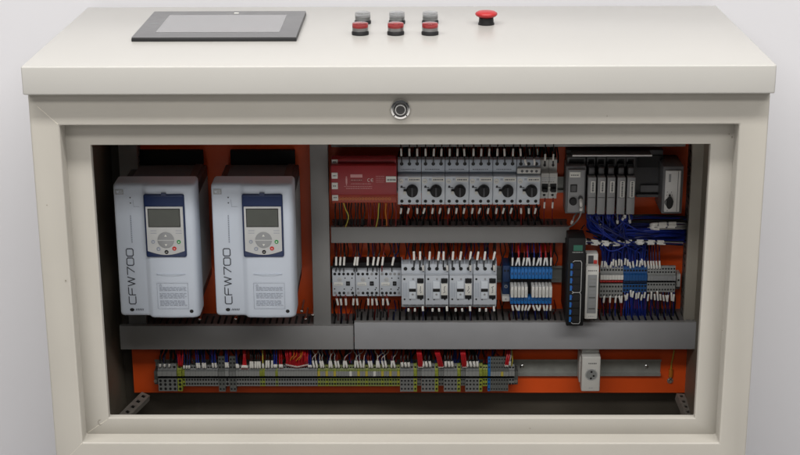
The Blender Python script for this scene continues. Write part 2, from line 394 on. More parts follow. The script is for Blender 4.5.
def vduct(u0, u1, vm, v0, v1, Yf, label, back=PLATE, ck='duct'):
    a = W3(u0, vm, Yf); b = W3(u1, vm, Yf); z1 = W((u0+u1)/2, v0, Yf)[1]; z0 = W((u0+u1)/2, v1, Yf)[1]; h = z1-z0; w = b.x-a.x; dp = back-Yf
    t = thing('wire_duct', label, 'wire duct', (a.x, back, z0), 'slotted grey wire ducts')
    m = MB(); m.box(0, w, -dp, -dp+.002, 0, h, ck, .0012); m.box(.0002, .0022, -dp+.002, -dp+.012, 0, h, ck); m.box(w-.0022, w-.0002, -dp+.002, -dp+.012, 0, h, ck); m.build('cover', t)
    m = MB(); n = int(h/.0125)
    for i in range(n):
        z = (i+.5)*h/n
        for x in (.0025, w-.004): m.box(x, x+.0014, -dp+.003, -.012, z-.0042, z+.0042, 'ductfin')
    m.box(.0025, .0039, -.012, -.002, 0, h, 'ductfin'); m.box(w-.004, w-.0026, -.012, -.002, 0, h, 'ductfin'); m.box(.0025, w-.0026, -.002, -.0002, 0, h, 'ductfin')
    m.build('slotted_trough', t); return t
hduct(331, 569, 227, 243, .400, 'horizontal grey wire duct between the breaker row and the contactor row')
hduct(120, 353.6, 326, 349.5, .385, 'long grey wire duct directly under the two drives', ck='ductmid')
hduct(354.4, 699, 322.5, 349.3, .378, 'long grey wire duct under the contactors and relays', ck='ductnew')
hduct(331, 686, 130, 147, .415, 'wire duct in shadow along the top edge of the opening')
vduct(311.6, 329.4, 235, 136, 325, .395, 'vertical grey wire duct between the right drive and the red relay')
vduct(123.5, 141.5, 235, 136, 325, .405, 'vertical grey wire duct behind the left drive')
vduct(688, 719, 235, 136, 321.5, .400, 'vertical warm grey wire duct at the right edge of the opening', ck='ductwarm')

def dinrail(u0, u1, v0, v1, label, Yf=.4500, screws=()):
    a = W3(u0, (v0+v1)/2, Yf); b = W3(u1, (v0+v1)/2, Yf); w = b.x-a.x; h = W(u0, v0, Yf)[1]-W(u0, v1, Yf)[1]
    t = thing('mounting_rail', label, 'rail', (a.x, PLATE, a.z-h/2), 'steel device rails on the plate')
    m = MB(); dp = PLATE-Yf
    prof = [(-dp, 0), (-dp, .0048), (-.0022, .0052), (-.0022, h-.0052), (-dp, h-.0048), (-dp, h), (-dp+.0012, h), (-dp+.0012, h-.0036), (-.0006, h-.004), (-.0006, .004), (-dp+.0012, .0036), (-dp+.0012, 0)]
    m.prism(prof, 0, w, 'rail'); m.build('rail_profile', t)
    if screws:
        for u in screws:
            m = MB(); x = W(u, (v0+v1)/2, PLATE)[0]-a.x; m.lathe((x, -.0023, h/2), [(.0042, 0), (.0042, .0018), (.002, .0032), (0, .0033)], '-y', 'chrome', 14); m.box(x-.003, x+.003, -.0058, -.0056, h/2-.0004, h/2+.0004, 'hole'); m.build('screw', t)
    return t
dinrail(155, 661, 359.5, 376, 'lower zinc rail carrying the long terminal strip and the socket', screws=(522, 646))
dinrail(331, 569, 266, 282.5, 'zinc rail behind the contactors, bare beside the black switch')
dinrail(331, 566, 177, 193, 'zinc rail behind the motor breakers')
dinrail(584, 680, 273.5, 289, 'zinc rail behind the right terminal blocks')

# ------------------------------------------------------------------ drives
def letters(m, x, z, adv, wd, y, k):      # the drive's model lettering, reading upward
    H = .0125                              # glyph height runs to the left (-x)
    def g(pts):  # pts in (along 0..1, up 0..1)
        return [(x-p[1]*H, z+p[0]*adv*.80) for p in pts]
    c = .16
    G = {'C': [[(1, 1), (c, 1), (0, 1-c), (0, c), (c, 0), (1, 0)]], 'F': [[(0, 0), (0, 1-c), (c, 1), (1, 1)], [(0, .5), (.85, .5)]],
         'W': [[(0, 1), (.28, 0), (.6, 1), (.92, 0), (1.2, 1)]], '7': [[(0, 1), (1, 1), (.35, 0)]],
         '0': [[(c, 0), (1-c, 0), (1, c), (1, 1-c), (1-c, 1), (c, 1), (0, 1-c), (0, c), (c, 0)]]}
    for ch in 'CFW700':
        for s_ in G[ch]: m.stroke(g(s_), wd, y, k)
        z += adv*(1.24 if ch == 'W' else 1.0)
def drive():
    Yf = .232
    w = W(200.6, 250, Yf)[0]-W(119.4, 250, Yf)[0]; h = W(160, 184.8, Yf)[1]-W(160, 317.3, Yf)[1]; D = PLATE-Yf
    t = thing('frequency_drive', '', 'frequency drive', (0, PLATE, 0), 'pale frequency drives on the plate')
    # chassis, 24 mm lower than the cover
    m = MB(); ch = h-.020
    m.box(-w/2+.003, w/2-.003, -D+.045, -.022, .010, ch, 'dark', .003)
    for i in range(26):                    # cooling louvres on the flanks and the top
        y = -D+.060+i*(D-.09)/26
        for sx in (-1, 1): m.box(sx*(w/2-.0031), sx*(w/2-.0018), y, y+.0030, .03, ch-.02, 'silver2')
        m.box(-w/2+.016, w/2-.026, y, y+.0024, ch-.0003, ch+.0011, 'plcm')
    m.box(w/2-.024, w/2-.010, -D+.047, -.03, ch, ch+.004, 'plcd', .0015)
    m.build('chassis', t)
    m = MB(); m.box(-w/2+.012, w/2-.012, -.012, -.0005, -.004, W(160, 150.5, .45)[1]-W(160, 317.3, Yf)[1], 'black', .001); m.box(-w/2+.012, w/2-.012, -.022, -.012, .01, ch-.01, 'dark')
    m.build('mounting_flange', t)
    # front cover: flat left strip, raised right two thirds
    m = MB(); b = bmesh.new()
    prof = [(-w/2, 0), (-w/2, -.042), (-w/2+.0015, -.0465), (-w/2+.006, -.049), (-w*.155, -.0495), (-w*.125, -.0515), (-w*.10, -.0545), (-w*.07, -.0555), (w*.15, -.0570), (w/2-.010, -.0555), (w/2-.004, -.0525), (w/2, -.046), (w/2, 0)]
    N = len(prof); rows = []
    zs = [(0, .006), (.0015, .0025), (.004, .0007), (.008, 0), (h-.010, 0), (h-.004, .0008), (h-.0015, .003), (h, .007)]
    for z, ins in zs:
        row = []
        for i, (x, y) in enumerate(prof):
            yy = min(0, y+ins) if y < -.001 else y
            sag = -.0022 if (x > -w*.12 and z < .01) else 0
            xx = x*(1-.012*(z/h-.5)*2*0) * (1-ins*.35/(w/2)*2)
            row.append(b.verts.new((xx, yy-D+.055, z+sag)))
        rows.append(row)
    for r0, r1 in zip(rows, rows[1:]):
        for i in range(N-1): b.faces.new((r0[i], r0[i+1], r1[i+1], r1[i]))
    b.faces.new(rows[0][::-1]); b.faces.new(rows[-1])
    b.faces.new([r[0] for r in rows][::1]+[r[-1] for r in rows][::-1])
    m.bm(b, 'drive', True)
    cover = m.build('front_cover', t)
    yl = -D+.055-.0497; yr = -D+.055-.0574
    fx = lambda u: W(u, 250, Yf)[0]-W(160, 250, Yf)[0]
    fz = lambda v: W(160, v, Yf)[1]-W(160, 317.3, Yf)[1]
    # printed marks
    m = MB(); letters(m, fx(136.2), fz(304.8), .0178, .00165, yl-.0004, 'ink'); m.build('model_lettering', cover)
    m = MB(); x0, x1, z0, z1 = fx(122), fx(130), fz(195.2), fz(190.2)
    m.quad(x0, x1, z0, z1, yl-.0004, 'silver2')
    xx = x0+.0022; zz = z0+.0022; gh = z1-z0-.0044
    for pts in ([(0, 1), (.25, 0), (.5, 1), (.75, 0), (1, 1)], [(2.1, 1), (1.3, 1), (1.3, 0), (2.1, 0)], [(1.3, .5), (2, .5)], [(3.3, 1), (2.5, 1), (2.5, 0), (3.3, 0), (3.3, .5), (2.9, .5)]):
        m.stroke([(xx+p[0]*.0031, zz+p[1]*gh) for p in pts], .0007, yl-.0006, 'drive')
    m.build('emblem', cover)
    m = MB()
    for k in range(13): m.box(fx(135.2), fx(136.3), yl-.0005, yl-.0002, fz(243.5-k*2.15), fz(242-k*2.15), 'inkgrey')
    m.build('small_lettering', cover)
    for v in (198.4, 203.8): m = MB(); m.disc(fx(136.4), fz(v), yl-.0005, .0013, 'ink', 10); m.build('status_lamp', cover)
    m = MB(); m.stroke([(fx(139), fz(200.5)), (fx(139.5), fz(207.5)), (fx(145), fz(207.5))], .0005, yl-.0004, 'inkgrey'); m.build('printed_line', cover)
    m = MB(); m.disc(fx(131.8), fz(310.5), yl-.0008, .0042, 'hole', 14, .0032); m.build('cover_screw', cover)
    m = MB(); m.disc(fx(192.5), fz(311), yr+.0012, .0036, 'hole', 14, .0034); m.build('cover_screw', cover)
    m = MB()
    for k in range(7): m.stroke([(fx(135.6+k*1.2), fz(311.2)), (fx(136.2+k*1.2), fz(309.6))], .0009, yl-.0006, 'ink')
    m.build('screw_lettering', cover)
    m = MB()                               # finger grip: shallow crescent ledge
    xs = [fx(159)+(fx(188)-fx(159))*i/14 for i in range(15)]
    for i in range(14):
        s0 = math.sin(math.pi*i/14)*.0055; s1 = math.sin(math.pi*(i+1)/14)*.0055
        m.add([(xs[i], yr-.0010, fz(274)), (xs[i+1], yr-.0010, fz(274)), (xs[i+1], yr+.0006, fz(274)-s1), (xs[i], yr+.0006, fz(274)-s0)], [(0,1,2,3)], 'drive', True)
        m.add([(xs[i], yr-.0010, fz(274)), (xs[i+1], yr-.0010, fz(274)), (xs[i+1], yr+.002, fz(273.2)), (xs[i], yr+.002, fz(273.2))], [(0,1,2,3)], 'drive', True)
    m.build('finger_grip', cover)
    m = MB(); x0, x1, z0, z1 = fx(159), fx(190), fz(308), fz(282.5)
    m.stroke([(x0, z0), (x1, z0), (x1, z1), (x0, z1), (x0, z0)], .0005, yr-.0008, 'inkgrey')
    m.stroke([(x0+.004, z1-.006), (x0+.0065, z1-.0025), (x0+.009, z1-.006), (x0+.004, z1-.006)], .0005, yr-.0008, 'inkgrey')
    rr = random.Random(3)
    for k in range(13):
        zz = z1-.009-k*.0029
        if k in (3, 8): continue
        xx = x0+.004
        while xx < x1-.006:
            q = rr.uniform(.003, .008); m.box(xx, min(xx+q, x1-.003), yr-.0008, yr-.0006, zz, zz+.0007, 'inkgrey'); xx += q+.0013
        if rr.random() < .3: pass
    m.build('warning_label', cover)
    # keypad
    kx0, kx1, kz0, kz1 = fx(150.2), fx(190.6), fz(256.5), fz(193.8)
    m = MB(); m.box(kx0, kx1, yr-.004, yr+.006, kz0, kz1, 'navy', .0035, 3); m.box(fx(168), fx(173), yr-.0035, yr+.004, kz1-.001, kz1+.0025, 'navy')
    kp = m.build('keypad', t)
    m = MB(); sx0, sx1, sz0, sz1 = fx(152.3), fx(189), fz(249.5), fz(205.5)
    b = bmesh.new(); pts = [(sx0, sz1), (sx1, sz1)]
    for i in range(15): a = i/14; pts.append((sx1-(sx1-sx0)*a, sz0-math.sin(math.pi*a)*.0075))
    fr = [b.verts.new((x, yr-.0062, z)) for x, z in pts]; bk = [b.verts.new((x, yr-.0038, z)) for x, z in pts]
    b.faces.new(fr); b.faces.new(bk[::-1])
    for i in range(len(pts)): j = (i+1) % len(pts); b.faces.new((fr[j], fr[i], bk[i], bk[j]))
    bmesh.ops.recalc_face_normals(b, faces=b.faces)
    m.bm(b, 'silver'); m.build('keypad_face', kp)
    m = MB(); lx0, lx1, lz0, lz1 = fx(155), fx(185.6), fz(225), fz(208)
    m.box(lx0, lx1, yr-.0066, yr-.0060, lz0, lz1, 'lcd'); 
    ring(m, (lx0-.0012, lx1+.0012, lz0-.0012, lz1+.0012), (lx0, lx1, lz0, lz1), yr-.0072, yr-.0060, 'black', .0003, 1); m.build('display', kp)
    yk = yr-.0062
    m = MB(); cx, cz, R_ = fx(170.9), fz(238.6), .0152
    m.lathe((cx, yk, cz), [(R_, 0), (R_, .0008), (R_-.001, .0013), (0, .0014)], '-y', 'silver2', 32)
    m.box(cx-R_, cx+R_, yk-.0017, yk-.0012, cz-.0008, cz+.0008, 'silver')
    for s_ in (1, -1): m.add([(cx-.0024, yk-.0017, cz+s_*.0072), (cx+.0024, yk-.0017, cz+s_*.0072), (cx, yk-.0017, cz+s_*.0112)], [(0,1,2)], 'label')
    m.build('arrow_key', kp)
    for (u, v, k, r, k2) in ((158.2, 240.3, 'inkgrey', .0034, 'silver'), (163.2, 247.4, 'inkgrey', .0036, 'silver'), (183.7, 240.4, 'green', .0036, 'label'), (179, 247, 'redbtn', .0038, 'pink')):
        m = MB(); m.lathe((fx(u), yk, fz(v)), [(r, 0), (r, .001), (r-.0008, .0013), (0, .0013)], '-y', k, 18); m.disc(fx(u), fz(v), yk-.0015, r*.42, k2, 10); m.build('key', kp)
    m = MB(); m.lathe((fx(171), yk, fz(250.4)), [(.0036, 0), (.0036, .001), (.003, .0013), (0, .0013)], '-y', 'black', 18); m.box(fx(171)-.0016, fx(171)+.0016, yk-.0016, yk-.0012, fz(250.4)-.0004, fz(250.4)+.0004, 'label'); m.build('key', kp)
    m = MB()
    for (u, v) in ((156, 229.5), (156, 232), (181, 229.5), (181, 232)): m.box(fx(u), fx(u+6), yk-.0003, yk-.0001, fz(v), fz(v-.5), 'inkgrey')
    m.build('printed_mark', kp)
    return t
d1 = drive(); d1['label'] = 'pale frequency drive nearest the left edge, blue keypad'
xc, zb = W(160, 317.3, .232); d1.location = (xc, PLATE, zb)
xc, _ = W(257.2, 250, .232); xa, _ = W(160, 250, .232); d2 = dup(d1, (d1.location.x+xc-xa, PLATE, zb), 'pale frequency drive beside the central vertical duct, blue keypad')

# ------------------------------------------------------------------ devices
def place(u0, u1, v0, v1, Yf):
    vm = (v0+v1)/2; um = (u0+u1)/2
    x0 = W(u0, vm, Yf)[0]; x1 = W(u1, vm, Yf)[0]; z0 = W(um, v1, Yf)[1]; z1 = W(um, v0, Yf)[1]
    return (x0+x1)/2, z0, x1-x0, z1-z0
def marks(m, x0, x1, z, y, k, hh=.0009, seed=1, lo=.0012, hi=.004):
    r = random.Random(seed); x = x0
    while x < x1-.001:
        q = r.uniform(lo, hi); m.box(x, min(x+q, x1), y-.00025, y-.00005, z, z+hh, k); x += q+.0009

# red safety relay
xc, z0, w, h = place(330.6, 396.8, 161, 204, .357)
t = thing('safety_relay', 'dark red safety relay module left of the motor breakers', 'relay', (xc, PLATE, z0))
D = PLATE-.357
m = MB(); m.box(-w/2, w/2, -D, -D+.05, h*.20, h*.90, 'red', .003); m.box(-w/2+.002, w/2-.002, -D+.05, -.012, h*.1, h*.72, 'red'); m.box(-w/2+.001, w/2-.001, -D+.014, -D+.040, h*.88, h, 'red', .002); m.build('body', t)
m = MB(); m.box(-w/2+.001, w/2-.001, -D+.006, -.012, 0, h*.21, 'redterm', .002)
for i in range(16): m.disc(-w/2+.016+i*(w-.03)/15, h*.10, -D+.0056, .0027, 'w_orange', 10); m.disc(-w/2+.016+i*(w-.03)/15, h*.10, -D+.0053, .0015, 'red', 8)
m.build('terminal_row', t)
for i, (va, vb) in enumerate(((161.5, 166), (172.5, 178.5), (182.5, 189), (195, 201.5))):
    za = h*(204-vb)/43; zb_ = h*(204-va)/43
    m = MB(); yy = -D-.001 if i in (1, 2) else (-D+.013 if i == 0 else -D+.005); m.box(-w/2+.002, -w/2+.0135, yy, yy+.003, za, zb_, 'label', .0005)
    marks(m, -w/2+.0045, -w/2+.011, (za+zb_)/2-.001, yy-.0001, 'ink', .002, i, .001, .0025); m.build('terminal_tag', t)
m = MB(); y = -D
u = lambda p: -w/2+(p-330.6)/66.2*w
zz = lambda v: h*(204-v)/43
m.disc(u(346.5), zz(177), y-.0003, .0014, 'pink', 10); m.box(u(345.7), u(347.3), y-.0003, y-.0001, zz(183.5), zz(178), 'pink'); m.box(u(346.1), u(346.9), y-.0003, y-.0001, zz(185.5), zz(183), 'pink')
m.box(u(350.5), u(362.5), y-.0003, y-.0001, zz(177.5), zz(174.3), 'pink'); marks(m, u(351), u(362), zz(180.3), y, 'pink', .0012, 2)
m.box(u(350.5), u(362.5), y-.0002, y-.0001, zz(181.3), zz(178.8), 'w_dred')
marks(m, u(351), u(371), zz(184.0), y, 'pink', .001, 3); marks(m, u(344), u(372), zz(186.6), y, 'pink', .001, 4); marks(m, u(346), u(372), zz(188.6), y, 'pink', .0012, 5)
for k in range(4): marks(m, u(376), u(384.5), zz(176.5+k*1.9), y, 'pink', .0009, 10+k, .001, .0025)
for cx in (369.0, 372.4):                       # CE mark: two open arcs
    pts = [(u(cx)+.0026*math.cos(a), zz(180)+.0030*math.sin(a)) for a in [math.radians(q) for q in range(60, 301, 24)]]
    m.stroke(pts, .0006, y-.0002, 'label')
m.stroke([(u(372.4)-.0024, zz(180)), (u(372.4)+.0008, zz(180))], .0006, y-.0002, 'label')
m.build('printed_front', t)
m = MB(); m.box(u(386), u(396.2), y-.0012, y-.0001, zz(182), zz(176.3), 'label'); marks(m, u(387.2), u(395.6), zz(180.6), y-.0012, 'ink', .0035, 9, .001, .002); m.build('name_tag', t)

# motor breakers
def breaker(w, h, aux=False):
    D = PLATE-.372
    t = thing('motor_breaker', '', 'motor breaker', (0, 0, 0), 'motor breakers in a row')
    zl, zm = h*.155, h*.665
    m = MB()
    m.box(-w/2+.0003, w/2-.0003, -D+.010, -.008, 0, zl+.002, 'dev', .0012)
    m.box(-w/2+.0003, w/2-.0003, -D, -.010, zl, zm, 'dev', .0015)
    m.box(-w/2+.0003, w/2-.0003, -D+.022, -.008, zm-.002, zm+.006, 'dev2')
    m.box(-w/2+.0003, w/2-.0003, -D+.012, -D+.032, zm+.005, h, 'dev2', .0012); m.box(-w/2+.0008, w/2-.0008, -D+.032, -.0085, zm-.004, h*.80, 'black')
    m.build('body', t)
    for i in (-1, 0, 1):
        x = i*w*.325
        m = MB(); m.cyl((x, -D+.0105, zl*.5), .0032, .0032, .0008, '-y', 'hole', 14); m.build('terminal_screw', t)
        m = MB(); m.cyl((x, -D+.0125, h*.905), .0035, .0035, .0008, '-y', 'hole', 14); m.build('terminal_screw', t)
    kx, kz = w*.115, zl+(zm-zl)*.40
    m = MB(); m.lathe((kx, -D, kz), [(.0112, 0), (.0112, .002), (.0105, .013), (.0098, .0145), (0, .0148)], '-y', 'black', 30)
    m.box(kx-.0016, kx+.0016, -D-.0165, -D-.0145, kz-.009, kz+.009, 'dark', .0005)
    m.box(kx-.0165, kx-.008, -D-.006, -D, kz-.0022, kz+.0022, 'black', .0006)
    m.build('knob', t)
    m = MB(); m.box(kx-.0165, kx-.0115, -D-.0068, -D-.0005, kz-.0065, kz-.0005, 'label', .0005); m.build('lock_tab', t)
    m = MB(); m.cyl((-w*.36, -D, zm-.0095), .0050, .0048, .0006, '-y', 'label', 20); m.stroke([(-w*.36-.0025, zm-.008), (-w*.36-.001, zm-.0112), (-w*.36+.001, zm-.0085), (-w*.36+.0025, zm-.0112)], .0007, -D-.001, 'inkgrey'); m.build('emblem', t)
    m = MB(); m.box(-w*.05, w*.46, -D-.0012, -D-.0001, zm-.0100, zm-.0022, 'label'); marks(m, w*.0, w*.42, zm-.0072, -D-.0012, 'ink', .0022, random.randint(0, 99), .001, .003); m.build('name_tag', t)
    m = MB(); m.disc(-w*.33, zl+(zm-zl)*.56, -D-.0003, .0022, 'ink', 10); m.box(-w*.38, -w*.18, -D-.0003, -D-.0001, zl+(zm-zl)*.50, zl+(zm-zl)*.535, 'ink')
    m.disc(-w*.34, zl+(zm-zl)*.72, -D-.0003, .0009, 'ink', 8)
    marks(m, -w*.35, w*.3, zm+.010, -D+.0119, 'ink', .0011, random.randint(0, 99)); marks(m, -w*.18, -w*.06, zm-.0075, -D, 'inkgrey', .0035, 4)
    m.build('printed_mark', t)
    if aux:
        m = MB(); m.box(-w/2+.0005, w/2-.0005, -D+.004, -D+.013, zm+.004, zm+.0145, 'mcb', .0008)
        for i in range(4): m.cyl((-w*.28+i*w*.2, -D+.0042, zm+.009), .0026, .0026, .0006, '-y', 'dark', 12)
        m.build('auxiliary_block', t)
    return t
PX = [397.5+23.86*i for i in range(7)]
descr = ['motor breaker with black knob, beside the red relay', 'motor breaker with black knob, second from the red relay', 'motor breaker with black knob, third from the red relay',
         'motor breaker with black knob, fourth from the red relay', 'motor breaker with black knob, fifth from the red relay', 'motor breaker with pale auxiliary block, beside the two-pole breaker']
BR = []
for i in range(6):
    xc, z0, w, h = place(PX[i], PX[i+1], 161.3, 206.2, .372)
    if i == 0: b0 = breaker(w, h); q = b0
    else: q = breaker(w, h, i == 5)
    q.location = (xc, PLATE, z0); q['label'] = 'grey ' + descr[i]; BR.append((xc, z0, w, h))
# two-pole breaker
xc, z0, w, h = place(540.8, 557.5, 162, 200.5, .385); D = PLATE-.385
t = thing('circuit_breaker', 'pale two-pole circuit breaker at the end of the motor breakers', 'circuit breaker', (xc, PLATE, z0))
m = MB(); 
for s_ in (-1, 1):
    a, b_ = (-w/2, -.0002) if s_ < 0 else (.0002, w/2)
    m.box(a, b_, -D, -.01, h*.17, h*.71, 'mcb', .001); m.box(a, b_, -D+.016, -D+.034, h*.68, h, 'mcb', .001); m.box(a+.0005, b_-.0005, -D+.034, -.011, h*.6, h*.8, 'mcb'); m.box(a, b_, -D+.012, -.01, 0, h*.19, 'mcb', .001)
m.build('body', t)
for s_ in (-.25, .25):
    m = MB(); m.cyl((s_*w, -D+.0155, h*.86), .0026, .0026, .0008, '-y', 'hole', 12); m.build('terminal_screw', t)
    m = MB(); m.cyl((s_*w, -D+.0115, h*.10), .0026, .0026, .0008, '-y', 'hole', 12); m.build('terminal_screw', t)
for s_ in (-.25, .25):
    m = MB(); m.box(s_*w-.006, s_*w+.006, -D-.0007, -D, h*.24, h*.44, 'hole'); m.box(s_*w-.0048, s_*w+.0048, -D-.011, -D, h*.25, h*.34, 'black', .001); m.build('toggle', t)
m = MB(); m.box(-.0018, .0018, -D-.009, -D-.005, h*.355, h*.375, 'label'); marks(m, -w*.42, w*.4, h*.58, -D, 'inkgrey', .0012, 3); marks(m, -w*.42, w*.3, h*.53, -D, 'inkgrey', .0012, 5); marks(m, -w*.42, w*.3, h*.48, -D, 'ink', .0010, 7); m.build('printed_mark', t)
MCB = (xc, z0, w, h)

# mini contactors
def minicontactor(w, h, sd):
    D = PLATE-.398
    t = thing('mini_contactor', '', 'contactor', (0, 0, 0), 'small contactors in a row')
    m = MB(); m.box(-w/2+.0003, w/2-.0003, -D, -D+.016, 0, h, 'devw', .0012); m.build('body', t)
    m = MB(); m.box(-w/2+.0008, w/2-.0008, -D+.016, -.009, -.006, h+.010, 'black', .001); m.build('base', t)
    r = random.Random(sd)
    for i in range(5):
        x = (-.38+.19*i)*w
        for zq in (.86, .13): m = MB(); m.cyl((x, -D, h*zq), .0028, .0028, .0005, '-y', 'hole' if r.random() < .78 else 'silver2', 12); m.build('terminal_screw', t)
    m = MB()
    for (a, b_) in ((.36, .70), (.37, .33), (-.40, .29), (.02, .28), (.06, .70), (.33, .26)): m.disc(a*w, b_*h, -D-.0003, .0014, 'hole', 8)
    m.build('printed_mark', t)
    m = MB(); m.cyl((-w*.18, -D, h*.64), .0048, .0046, .0006, '-y', 'silver', 20); marks(m, -w*.27, -w*.09, h*.62, -D-.0006, 'inkgrey', .0016, sd); m.build('emblem', t)
    m = MB(); m.box(-w*.42, -w*.04, -D-.001, -D-.0001, h*.42, h*.54, 'label', .0004); marks(m, -w*.36, -w*.12, h*.46, -D-.001, 'inkgrey', .0015, sd+3, .0008, .002); m.build('name_tag', t)
    m = MB(); m.box(w*.10, w*.27, -D-.0016, -D, h*.42, h*.58, 'black', .0006); m.box(w*.13, w*.24, -D-.0022, -D-.0015, h*.47, h*.53, 'dark'); m.build('armature_window', t)
    return t
for i, (a, b_) in enumerate(((332.2, 355.3), (355.5, 379.3), (379.5, 401.6))):
    xc, z0, w, h = place(a, b_, 270.3, 296.3, .398); q = minicontactor(w, h, i*7+1); q.location = (xc, PLATE, z0)
    q['label'] = ('small grey contactor beside the central vertical duct', 'small grey contactor in the middle of the three small ones', 'small grey contactor touching the larger contactors')[i]
# contactors
def contactor(w, h, sd):
    D = PLATE-.362
    t = thing('contactor', '', 'contactor', (0, 0, 0), 'larger contactors in a row')
    zl, zm = h*.20, h*.765
    m = MB(); m.box(-w/2+.0003, w/2-.0003, -D+.014, -D+.042, .0, h*.97, 'devw', .0015); m.box(-w/2+.0006, w/2-.0006, -D+.042, -.009, .004, h*.80, 'dev2', .001); m.box(-w/2+.0008, w/2-.0008, -D, -D+.02, zl*.55, zm, 'devw', .0015)
    for i in range(4): m.box((-.5+i/3)*w*.94-.0008, (-.5+i/3)*w*.94+.0008, -D+.018, -D+.040, h*.96, h*1.03, 'dev2')
    m.build('body', t)
    for i in (-1, 0, 1):
        x = i*w*.32; m = MB(); m.cyl((x, -D+.0135, h*.87), .0036, .0036, .0007, '-y', 'hole', 14); m.build('terminal_screw', t)
        m = MB(); m.box(x-.005, x+.005, -D+.0136, -D+.0142, h*.05, h*.085, 'hole')
        m.cyl((x+(-.002 if i else 0), -D-.0001, zm-h*.075), .0021, .0021, .0004, '-y', 'hole' if i else 'silver2', 12); m.build('terminal_screw', t)
    m = MB()
    for x in (-.36, -.12, .33): m.disc(x*w, zl+.0035, -D-.0003, .0019, 'hole', 10)
    m.build('contact_hole', t)
    m = MB()
    for k in range(3): m.box((-.42+k*.07)*w, (-.395+k*.07)*w, -D-.0006, -D, zl+.008, zm-.014, 'dev2')
    m.build('ribbed_grip', t)
    m = MB(); m.box(-w*.17, w*.12, -D-.0035, -D, zl+.005, zm-.010, 'dev', .0008); m.box(-w*.17, w*.12, -D-.0039, -D-.0036, h*.42, h*.49, 'hole'); m.disc(-w*.02, h*.36, -D-.0038, .0022, 'silver2', 10); m.build('armature', t)
    m = MB(); m.box(w*.17, w*.44, -D-.004, -D-.0001, h*.62, h*.71, 'black', .0006); m.box(w*.17, w*.44, -D-.0045, -D-.0001, h*.345, h*.60, 'label', .0006); m.box(w*.17, w*.44, -D-.003, -D-.0001, h*.26, h*.335, 'black', .0006)
    r = random.Random(sd)
    for k in range(4): m.stroke([(w*(.27+r.random()*.05), h*(.40+k*.04)), (w*(.30+r.random()*.05), h*(.425+k*.04))], .0011, -D-.0048, 'ink')
    m.build('coil_tag', t)
    return t
CT = []
CX = [401.2, 425, 448.9, 472.9, 497]
c0 = None
for i in range(4):
    xc, z0, w, h = place(CX[i], CX[i+1], 264.5, 309, .366); q = contactor(w, h, i); q.location = (xc, PLATE, z0); CT.append((xc, z0, w, h))
    q['label'] = ('grey contactor with white tag, directly right of the small contactors', 'grey contactor with white tag, second from the small contactors', 'grey contactor with white tag, third from the small contactors', 'grey contactor with white tag, beside the slim blue relays')[i]

# slim relays
def slim(w, h, relay=True):
    D = PLATE-.375
    t = thing('slim_relay', '', 'relay', (0, 0, 0), 'slim blue interface relays')
    z = lambda v: h*(304-v)/39.5
    m = MB(); m.box(-w/2+.0002, w/2-.0002, -D+.022, -.009, 0, h, 'black'); m.build('base', t)
    m = MB(); m.box(-w/2+.0003, w/2-.0003, -D+.006, -D+.022, z(279), z(269.5), 'blue', .0006); m.box(-w*.16, w*.16, -D+.0055, -D+.0062, z(274.8), z(272.6), 'dblue'); m.build('upper_clamp', t)
    m = MB(); m.box(-w/2+.0003, w/2-.0003, -D+.004, -D+.022, z(303.6), z(296.6), 'blue', .0006); m.disc(0, z(300), -D+.0037, w*.22, 'dblue', 10); m.build('lower_clamp', t)
    if relay:
        m = MB(); m.box(-w/2+.0006, w/2-.0006, -D-.006, -D+.022, z(295.6), z(284.8), 'white', .001); m.box(-w*.12, w*.12, -D-.0064, -D-.006, z(293), z(288), 'silver'); m.build('plug_relay', t)
    return t
s0 = None; s1 = None
RELX = [510.3+3.49*i for i in range(13)]; RL = []
for i in range(12):
    xc, z0, w, h = place(RELX[i], RELX[i+1], 264.5, 304, .38)
    if i == 5: q = s1 = slim(w, h, False)
    elif s0 is None: q = s0 = slim(w, h)
    else: q = dup(s0, (0, 0, 0))
    q.location = (xc, PLATE, z0); RL.append(xc)
    q['label'] = 'slim blue relay base without its white plug relay' if i == 5 else ('slim blue relay with white plug, %s from the left in the row' % ORD[i])
xc, z0, w, h = place(502.6, 510, 266, 297, .40)
t = thing('power_terminal', 'dark blue feed block at the left end of the slim relays', 'terminal', (xc, PLATE, z0))
m = MB(); m.box(-w/2, w/2, -.060, -.009, h*.48, h, 'dblue', .001); m.box(-w/2, w/2, -.052, -.009, 0, h*.5, 'dblue', .001); m.build('body', t)
m = MB(); m.disc(-w*.2, h*.85, -.0604, .0022, 'hole'); m.disc(w*.2, h*.85, -.0604, .0022, 'hole'); m.disc(0, h*.3, -.0525, .0035, 'silver2'); m.disc(0, h*.3, -.0528, .0018, 'dblue'); m.build('terminal_screw', t)
xc, z0, w, h = place(502, 509.6, 296.5, 301.5, .395)
m = MB(); m.box(-w/2, w/2, -.065, -.0095, 0, h, 'white', .001); m.disc(0, h/2, -.0653, .0015, 'silver2'); o = m.build('end_clamp', None, (xc, PLATE, z0)); tag(o, 'small ivory end clamp at lower left of the slim relays', 'end clamp')

